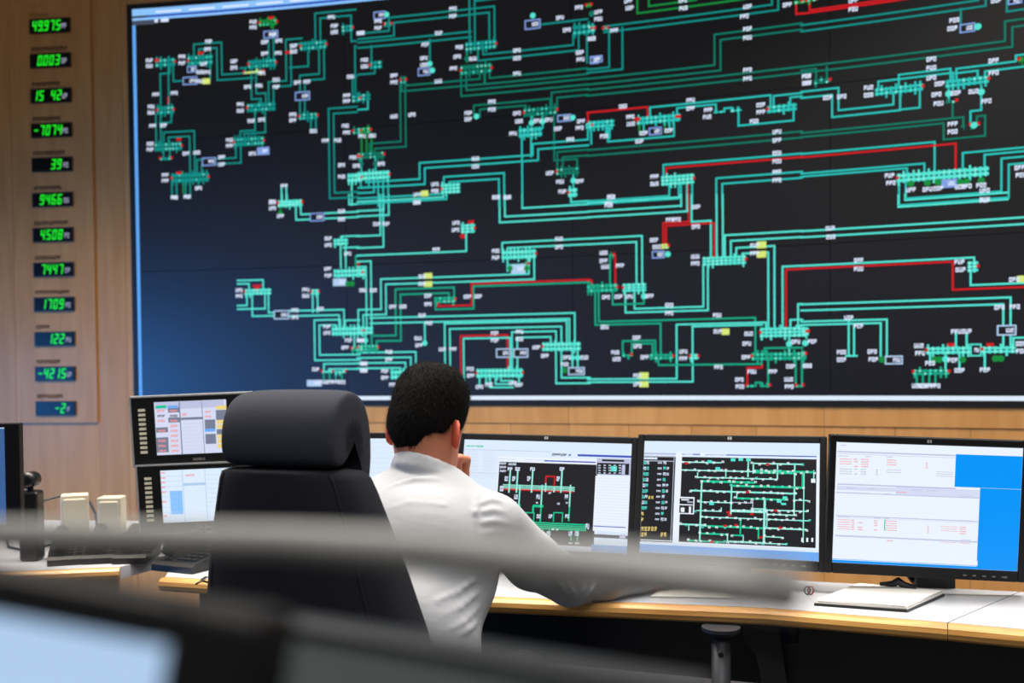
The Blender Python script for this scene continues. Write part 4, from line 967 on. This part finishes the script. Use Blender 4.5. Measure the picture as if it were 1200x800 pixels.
person = None
B = Field((-0.52, 1.90, 0.56), (0.52, 2.76, 1.34), 0.004)
B.ell(HP(0, -.002, .012), HX, (.076, .086, .092), .01)             # cranium
B.ell(HP(0, .035, -.055), HX, (.058, .062, .078), .03)             # face
B.ell(HP(0, .072, -.105), HX, (.030, .026, .024), .03)             # chin
B.cap(HP(-.048, .02, -.075), HP(-.02, .078, -.108), .018, .014, .03); B.cap(HP(.048, .02, -.075), HP(.02, .078, -.108), .018, .014, .03)   # jaw
B.cap(HP(0, .088, -.010), HP(0, .112, -.048), .008, .013, .015)     # nose
B.cap(HP(-.035, .082, .008), HP(.035, .082, .008), .010, .010, .02) # brow
for sgn in (-1, 1): B.ell(HP(sgn*.031, .097, -.012), HX, (.016, .014, .010), .008, 'd')
B.cap(HP(-.020, .096, -.072), HP(.020, .096, -.072), .007, .007, .01)   # lips
B.cap(HP(0, -.035, -.03), neckb+V3(0, 0, -.06), .054, .058, .03)    # neck
B.cap(HP(0, -.02, -.05), neckb+bf*.02+V3(0, 0, -.05), .050, .055, .03)
EARS = []
for sgn in (-1, 1):                                                # ears
    c = HP(.080 if sgn > 0 else -.067, -.006, -.042); EARS.append(c); ea = nrm(hf*.75*-1+hr*sgn*.72); eu = nrm(hu*1.0-hf*.18); en = np.cross(ea, eu)
    B.ell(c+ea*.008, (ea, eu, en), (.023, .034, .0085), .008)
    B.ell(c+ea*.010+hr*sgn*.008, (ea, eu, en), (.009, .019, .006), .006, 'd')
# torso and arms below the shirt
B.chain([hip, waist, chest, chest+lean*.08], [.10, .09, .10, .08], .05)
B.cap(shL, shR, .050, .050, .05); B.chain([shR, elR, wrR], [.045, .036, .026], .02); B.chain([shL, elL, wrL], [.045, .036, .026], .02)
def hand(Fd, wr, d, up, curl, side, rest=1.0, spread=1.0):
    """palm, four fingers of different length bent at the knuckles and a thumb leaving the side of the palm.
    d: hand direction, up: back-of-hand normal, side: +1 thumb on the right of d"""
    d = nrm(d); up = nrm(up-d*(up@d)); r = np.cross(d, up)*side
    Fd.ell(wr+d*.048, (r, d, up), (.036, .048, .015), .012); Fd.cap(wr-d*.02, wr+d*.02, .024, .024, .015)
    for i, (o, L) in enumerate(((.026, .074), (.009, .083), (-.009, .077), (-.026, .060))):
        p = wr+d*.086+r*o; q = d*1.0+r*o*2.0*spread; ang = 0; pts = [wr+d*.05+r*o*.8, p]
        for seg_, fr in ((0, .46), (1, .31), (2, .23)):
            ang += curl[seg_]; dd = nrm(q)*math.cos(ang)-up*math.sin(ang); p = p+dd*L*fr; pts.append(p)
        Fd.chain(pts, [.0105, .0098, .0092, .0084, .0072], .002)
    t0 = wr+d*.022+r*.030; t1 = t0+nrm(d*.75+r*.62-up*.15)*.040; t2 = t1+nrm(d*.95+r*.15-up*.3*rest)*.030; t3 = t2+nrm(d-r*.1-up*.35*rest)*.022
    Fd.chain([t0, t1, t2, t3], [.013, .0115, .0098, .0080], .006)
hand(B, wrR+V3(.004, .004, -.008), nrm((0.80, 0.55, -0.03)), V3(0, 0, 1), (.18, .22, .18), -1, .4)
hand(B, wrL, nrm((0.10, -0.12, 1.0)), nrm((0.55, 0.80, 0.0)), (1.35, 1.50, .9), 1, 1.0, .2)
def ear_pick(c):
    m = np.zeros(len(c), bool)
    for e, sg in zip(EARS, (-1, 1)): m |= (np.linalg.norm(c-e, axis=1) < .048) & (((c-hc)@hr)*sg > .074)
    return m
person = B.mesh('person', ['skin', 'ear_skin'], smooth_it=2, pick=ear_pick, label='man in a white shirt with short dark hair leaning on the desk, seen from behind', cat='person')

# shirt
Sh = Field((-0.56, 1.88, 0.62), (0.46, 2.72, 1.16), 0.0042)
Bx = (brt, bf, bu)
tb = lambda p, x, y, z: p+brt*x+bf*y+bu*z
Sh.ell(tb(waist, 0, 0.01, -.02), Bx, (.158, .118, .15), .03)
Sh.ell(tb(waist, .0, -.005, .06), Bx, (.165, .122, .16), .05)
Sh.ell(tb(chest, 0, -.01, -.02), Bx, (.180, .125, .17), .05)
Sh.ell(tb(chest, 0, .00, .05), Bx, (.175, .120, .13), .05)
Sh.chain([tb(neckb, -.055, -.02, -.03), tb(shL, .01, -.01, -.004)], [.048, .052], .05)
Sh.chain([tb(neckb, .055, -.02, -.03), tb(shR, -.01, -.01, -.004)], [.048, .052], .05)
Sh.ell(tb(neckb, 0, -.02, -.035), Bx, (.085, .065, .05), .04)
midR = (shR+elR)/2+V3(-.006, -.01, -.016)
Sh.chain([shR, midR, elR], [.064, .057, .052], .03)
Sh.cap(shR+V3(.015, .02, -.022), elR+V3(-.01, 0, -.004), .050, .044, .03)
fe = elR+(wrR-elR)*.86
Sh.chain([elR, elR*.5+fe*.5, fe], [.050, .045, .036], .02); Sh.cap(fe, fe+(wrR-elR)*.05, .037, .037, .006)
Sh.chain([shL, (shL+elL)/2, elL], [.064, .058, .050], .03)
fl_ = elL+(wrL-elL)*.86; Sh.chain([elL, fl_], [.050, .036], .02); Sh.cap(fl_, fl_+(wrL-elL)*.04, .037, .037, .006)
# collar stand around the neck
for k in range(20):
    a0, a1 = 2*math.pi*k/20, 2*math.pi*(k+1)/20
    f = lambda a: neckb+brt*.064*math.cos(a)+bf*(.062*math.sin(a)+.0)+bu*(.022-.026*math.sin(a)-.014*math.cos(a))+lean*.0
    Sh.cap(f(a0), f(a1), .010, .010, .008); Sh.cap(f(a0)-bu*.016+brt*.004*math.cos(a0)+bf*.004*math.sin(a0), f(a1)-bu*.016+brt*.004*math.cos(a1)+bf*.004*math.sin(a1), .012, .012, .010)
Sh.cap(neckb+bu*.01, HP(0, -.01, -.06), .050, .046, .004, 'd')
# folds, as ridges lying on the cloth
FOLDS = [((560,576),(557,600),(560,638)),((563,590),(575,586),(588,588)),((563,601),(577,598),(592,601)),((563,613),(578,611),(596,614)),((563,626),(580,622),(600,624)),((545,640),(590,630),(640,618)),
 ((450,600),(480,590),(520,592)),((455,572),(485,562),(515,562)),((480,632),(520,640),(552,640)),((512,704),(535,694),(560,676)),((516,722),(538,712),(560,694)),((522,740),(542,730),(560,712)),((536,744),(548,738),(558,730)),
 ((645,674),(660,690),(670,702)),((662,680),(670,692),(675,702)),((682,680),(682,692),(678,702)),((698,682),(692,692),(684,700))]
for fo in FOLDS:
    pp = [Sh.march(*q) for q in fo]
    if any(p is None for p in pp): continue
    pts = []
    for i in range(len(pp)-1):
        for t in (0, .34, .67): pts.append(pp[i]*(1-t)+pp[i+1]*t)
    pts.append(pp[-1]); n = len(pts)
    pts = [p+V3(0, .002, 0) for p in pts]
    Sh.chain(pts, [.0012+.0033*math.sin(math.pi*(i+.6)/(n+.2)) for i in range(n)], .007)
shirt = Sh.mesh('shirt', 'shirt', person, smooth_it=2, label='white long-sleeved cotton shirt')

# hair
Hd = Field(hc-.14, hc+.14, .0042)
Hd.ell(HP(0, -.004, .016), HX, (.0810, .0930, .1010), .01)
for sgn in (-1, 1): Hd.ell(HP(sgn*.026, 0, .050), HX, (.046, .064, .054), .03)
Hd.ell(HP(0, -.038, -.038), HX, (.068, .056, .066), .03)
def plane_cut(p0, n, k=.008):
    n = nrm(n); Hd.put(lambda P: -((P-p0)@n), hc-.2, hc+.2, k, 'd')
def keep_below(p0, n, k): plane_cut(p0, n, k)
g = Field(hc-.14, hc+.14, .0042)
# hairline: a face opening in front, a slope from the ear to the nape behind
g.cap(HP(0, .13, -.10), HP(0, .13, .02), .085, .075, .02); g.ell(HP(0, .06, -.13), HX, (.12, .11, .085), .02)
for sgn in (-1, 1): g.ell(HP(sgn*.095, .0, -.052), HX, (.045, .036, .046), .01); g.ell(HP(sgn*.082, -.052, -.098), HX, (.056, .054, .054), .02)
g.cap(HP(-.08, -.06, -.128), HP(.08, -.06, -.128), .035, .035, .01)
Hd.d = np.maximum(Hd.d, -g.d-0.0)
hair = Hd.mesh('hair', 'hair', person, smooth_it=1, label='short cropped dark brown hair')
# short strands growing out of the cap, joined into one part
hv = np.array([v.co for v in hair.data.vertices])+base_of(hair); hn = np.array([v.normal for v in hair.data.vertices])
mb = MB()
for i in np.random.choice(len(hv), 7000):
    p, n = hv[i], hn[i]; loc = (p-hc)
    if loc@hf > .075: continue
    flow = nrm(V3(0, 0, -1)+hf*(-.2)+np.random.normal(0, .35, 3)); upness = max(0.0, (loc@hu)/.1)
    if upness > .5: flow = nrm(hf*.6+np.random.normal(0, .5, 3))
    flow = flow-n*(flow@n); d_ = nrm(nrm(flow+1e-6)*1.0+n*random.uniform(.3, .9)); L_ = random.uniform(.007, .016)
    sd = nrm(np.cross(n, d_))*.0007; p = p-n*.001
    mb.face([p-sd, p+sd, p+d_*L_])
mb.build('hair_strands', 'hair', hair, kind='stuff')
for sgn in (-1, 1):
    mb = MB(); c = HP(sgn*.029, .076, -.012); rings = []
    mb.loft([[c+hr*.0115*math.cos(t)*math.sin(p)+hu*.0115*math.sin(t)*math.sin(p)+hf*.0115*math.cos(p) for t in np.linspace(0, 2*math.pi, 12, endpoint=False)] for p in (.15, .45, .8, 1.2, 1.57, 2.2, 3.0)], 0)
    mb.build('eye', 'eye_white', person, smooth=True)

# trousers and shoes
T = Field((-0.62, 1.88, 0.06), (0.30, 2.88, 0.74), 0.009)
T.ell(tb(hip, 0, 0.0, .02), Bx, (.168, .135, .125), .04); T.ell(tb(hip, 0, .01, .07), Bx, (.150, .112, .07), .03)
feet = []
for sgn in (-1, 1):
    h0 = tb(hip, sgn*.095, .02, -.03); kn = tb(hip, sgn*.13, .43, -.045); an = tb(hip, sgn*.13, .40, -.50)
    T.chain([h0, kn, an], [.090, .068, .052], .03); feet.append(an)
T.mesh('trousers', 'trousers', person, label='dark suit trousers', smooth_it=1)
for an in feet:
    Fd = Field(an+V3(-.2, -.2, -.12), an+V3(.25, .35, .06), .007)
    z0 = an*V3(1, 1, 0)
    Fd.chain([z0+V3(0, 0, .075), z0-bf*.03+V3(0, 0, .045)], [.045, .042], .02); Fd.chain([z0-bf*.03+V3(0, 0, .04), z0+bf*.10+V3(0, 0, .042), z0+bf*.18+V3(0, 0, .032)], [.040, .043, .030], .02)
    Fd.mesh('shoe', 'shoe', person, smooth_it=1)

# ------------------------------------------------------------------ office chair
CA = -0.38
cf = V3(-math.sin(CA), math.cos(CA), 0); crt = V3(math.cos(CA), math.sin(CA), 0)
cb = V3(-0.410, 1.930, 0)
chair = empty('office_chair', (cb+cf*.25), 'black fabric office chair with a grey roll headrest standing behind the man', 'chair')
CP = lambda x, y, z: cb+crt*x+cf*y+V3(0, 0, z)
def sup(x0, y0, w, d, z, n=40, p=3.2):
    out = []
    for k in range(n):
        t = 2*math.pi*k/n; c, s_ = math.cos(t), math.sin(t)
        out.append((x0+w/2*math.copysign(abs(c)**(2/p), c), y0+d/2*math.copysign(abs(s_)**(2/p), s_), z))
    return out
prof = [(.50, .44, .18), (.60, .475, .20), (.72, .475, .205), (.82, .445, .198), (.92, .400, .182), (1.01, .355, .162), (1.08, .315, .145), (1.105, .300, .135), (1.118, .282, .120), (1.124, .24, .09)]
mb = MB(); rings = []
for z, w, d in prof:
    yb = -.045*math.sin((z-.5)/.62*math.pi)*.4+.03*(1-(z-.5)/.62)
    rings.append([CP(x+.022*(1.12-z)/.3, y+d/2-.07+yb-(.020*(1-(2*x/w)**2) if y < 0 else -.0), zz) for x, y, zz in sup(0, 0, w, d, z)])
mb.loft(rings); back = mb.build('backrest', 'chair_fabric', chair, smooth=True)
# seam piping between back panel and side bolster on both sides
for sgn in (-1, 1):
    pts = []
    for (z, w, d), ring in zip(prof, rings):
        tgt = max(range(40), key=lambda k: (sgn*math.cos(2*math.pi*k/40)*1.0-math.sin(2*math.pi*k/40)*1.0))
        c = np.array(ring[tgt]); pts.append(c)
    m = MB(); m.tube(pts[:-1], .0022, 6); m.build('piping', 'chair_fabric', back, smooth=True)
# headrest: padded hook draped over the top
def headrest():
    outer = [(-.052, 1.128), (-.068, 1.140), (-.074, 1.165), (-.072, 1.200), (-.062, 1.232), (-.040, 1.258), (-.008, 1.272), (.028, 1.268), (.056, 1.248), (.072, 1.215), (.078, 1.175), (.078, 1.130), (.070, 1.085), (.055, 1.075),
             (.040, 1.090), (.036, 1.130), (.030, 1.165), (.018, 1.190), (.004, 1.186), (-.008, 1.165), (-.022, 1.140), (-.036, 1.128)]
    c = np.array(outer).mean(0); W = .126; rings = []
    for x, k in ((-W, .72), (-W+.008, .86), (-W+.026, .96), (-W*.45, 1.012), (W*.4, 1.015), (W-.020, .99), (W-.007, .92), (W, .82)):
        rings.append([CP(x, c[0]+(a-c[0])*(1-(1-k)*.6), c[1]+(b-c[1])*(1-(1-k)*.6)) for a, b in outer])
    m = MB(); m.loft(rings); return m
hm = headrest(); hd = hm.build('headrest', 'headrest_fabric', chair, smooth=True)
md = hd.modifiers.new('round', 'SUBSURF'); md.levels = 1; md.render_levels = 2
mb = MB()
for x in (-.05, .05): mb.tube([CP(x, .018, 1.05), CP(x, .018, 1.19)], .008, 10)
mb.build('headrest_post', 'dark_metal', chair, smooth=True)
mb = MB(); rings = []
for z, k in ((.415, .90), (.425, .97), (.45, 1.0), (.475, .99), (.488, .95), (.494, .86)):
    rings.append([CP(x*k, .26+(y)*k, zz) for x, y, zz in sup(0, 0, .48, .46, z)])
mb.loft(rings); mb.build('seat', 'chair_fabric', chair, smooth=True)
mb = MB(); mb.tube([CP(0, .24, .08), CP(0, .24, .20), CP(0, .24, .20), CP(0, .24, .415)], [.03, .03, .02, .02], 16); mb.build('gas_column', 'dark_metal', chair)
mb = MB(); mb.box((CP(0, .02, 0), crt, cf, V3(0, 0, 1)), (-.05, -.02, .37), (.05, .24, .414), bev=.01); mb.build('tilt_mechanism', 'dark_metal', chair)
mb = MB(); mb.tube([CP(0, .04, .39), CP(0, -.06, .42), CP(0, -.045, .56)], [.025, .025, .022], 10); mb.build('back_bar', 'dark_metal', chair, smooth=True)
for k in range(5):
    t = 2*math.pi*k/5+.3; dv = crt*math.cos(t)+cf*math.sin(t); c0 = CP(0, .24, .10)
    mb = MB(); mb.tube([c0+dv*.02, c0+dv*.16-V3(0, 0, .01), c0+dv*.30-V3(0, 0, .035)], [.028, .022, .016], 10); lg = mb.build('base_arm', 'dark_metal', chair, smooth=True)
    q = c0*V3(1, 1, 0)+dv*.30; sd = np.cross(dv, V3(0, 0, 1))
    mb = MB()
    for s_ in (-1, 1): mb.tube([q+sd*.006*s_+V3(0, 0, .029), q+sd*.022*s_+V3(0, 0, .029)], .029, 16)
    mb.tube([q+V3(0, 0, .029), q+V3(0, 0, .066)], .007, 8); mb.build('caster', 'black_plastic', lg)

# ------------------------------------------------------------------ out of focus foreground
# console monitor at the lower left, close to the camera
TLp, TRp, BRp = atY(-420, 638, .335), atY(206, 757, .28), atY(200, 1250, .262)
a = TRp-TLp; wdt = np.linalg.norm(a); a /= wdt; b = TRp-BRp; b -= a*(a@b); hgt = np.linalg.norm(b); b /= hgt
S = Scr(0, 0, 0, 0, 0, 0, wdt, hgt); S.a, S.b = a, b; S.c = TRp-a*wdt/2-b*hgt/2; S.n = np.cross(a, b); S.fr = (S.c, S.a, -S.n, S.b)
S.quad(-1, -1, 1, 1, 'd', 0)
fm = monitor(S, 'blurred black monitor with a glowing pale blue screen in the near left corner', 1.02, 'console_monitor', bz=.026, bt=.0125, bb=.014, logo=False, grp=None, deep=.04, nx=-.15)
# dark partition further right
p0, p1 = atZ(215, 708, 1.205), atZ(815, 806, 1.205)
d = nrm((p1-p0)*V3(1, 1, 0)); nn = V3(-d[1], d[0], 0)
fr = (V3(p0[0], p0[1], 0), d, nn, V3(0, 0, 1)); L = np.linalg.norm((p1-p0)[:2])
r = empty('console_partition', V3(*((p0+p1)/2)[:2], 0), 'blurred dark grey console screen in the near foreground below the shirt', 'partition')
mb = MB(); mb.box(fr, (0, 0, .06), (L, .012, 1.2005), bev=.004); mb.build('panel', 'partition_cloth', r)
mb = MB(); mb.box(fr, (-.002, -.002, 1.201), (L+.002, .014, 1.205), bev=.002); mb.build('top_rail', 'leg_metal', r)
for x in (.04, L-.04):
    mb = MB(); mb.box(fr, (x-.02, -.06, 0), (x+.02, .13, .059), bev=.008); mb.build('foot', 'dark_metal', r)
# long grey rail crossing the picture
pts = [atY(*q) for q in ((-744, 612, .50), (-300, 619, .43), (-160, 622, .40), (60, 628, .36), (330, 634, .33), (520, 646, .305), (700, 665, .285), (840, 681, .275), (925, 690, .27))]
r = empty('foreground_rail', V3(pts[0][0], pts[0][1], 0), 'long blurred light grey rail crossing the whole foreground', 'rail')
mb = MB(); mb.tube(pts, [.0056, .0056, .0056, .0056, .0056, .0062, .0070, .0074, .0072], 14); mb.build('bar', 'grey_rail', r, smooth=True)
mb = MB(); mb.tube([pts[-1], pts[-1]+nrm(pts[-1]-pts[-2])*.004], [.0074, .0050], 14); mb.build('end_cap', 'grey_rail', r, smooth=True)
q = pts[0]; mb = MB(); mb.tube([(q[0], q[1], .02), (q[0], q[1], q[2]+.008)], .010, 14); mb.build('post', 'grey_metal', r, smooth=True)
mb = MB(); mb.tube([(q[0], q[1], 0), (q[0], q[1], .02)], [.12, .11], 24); mb.build('foot_plate', 'dark_metal', r)
# near console desk that carries the blurred monitor
cd = empty('console_desk', (-.30, .42, 0), 'near console desk below the blurred monitor', 'desk')
mb = MB(); mb.box(WORLD, (-.50, .24, .985), (-.175, .62, 1.02), bev=.006); mb.build('desktop', 'desk_white', cd)
for x, y in ((-.47, .28), (-.47, .58), (-.21, .28), (-.21, .58)):
    mb = MB(); mb.tube([(x, y, 0), (x, y, .984)], .02, 12); mb.build('leg', 'grey_metal', cd, smooth=True)
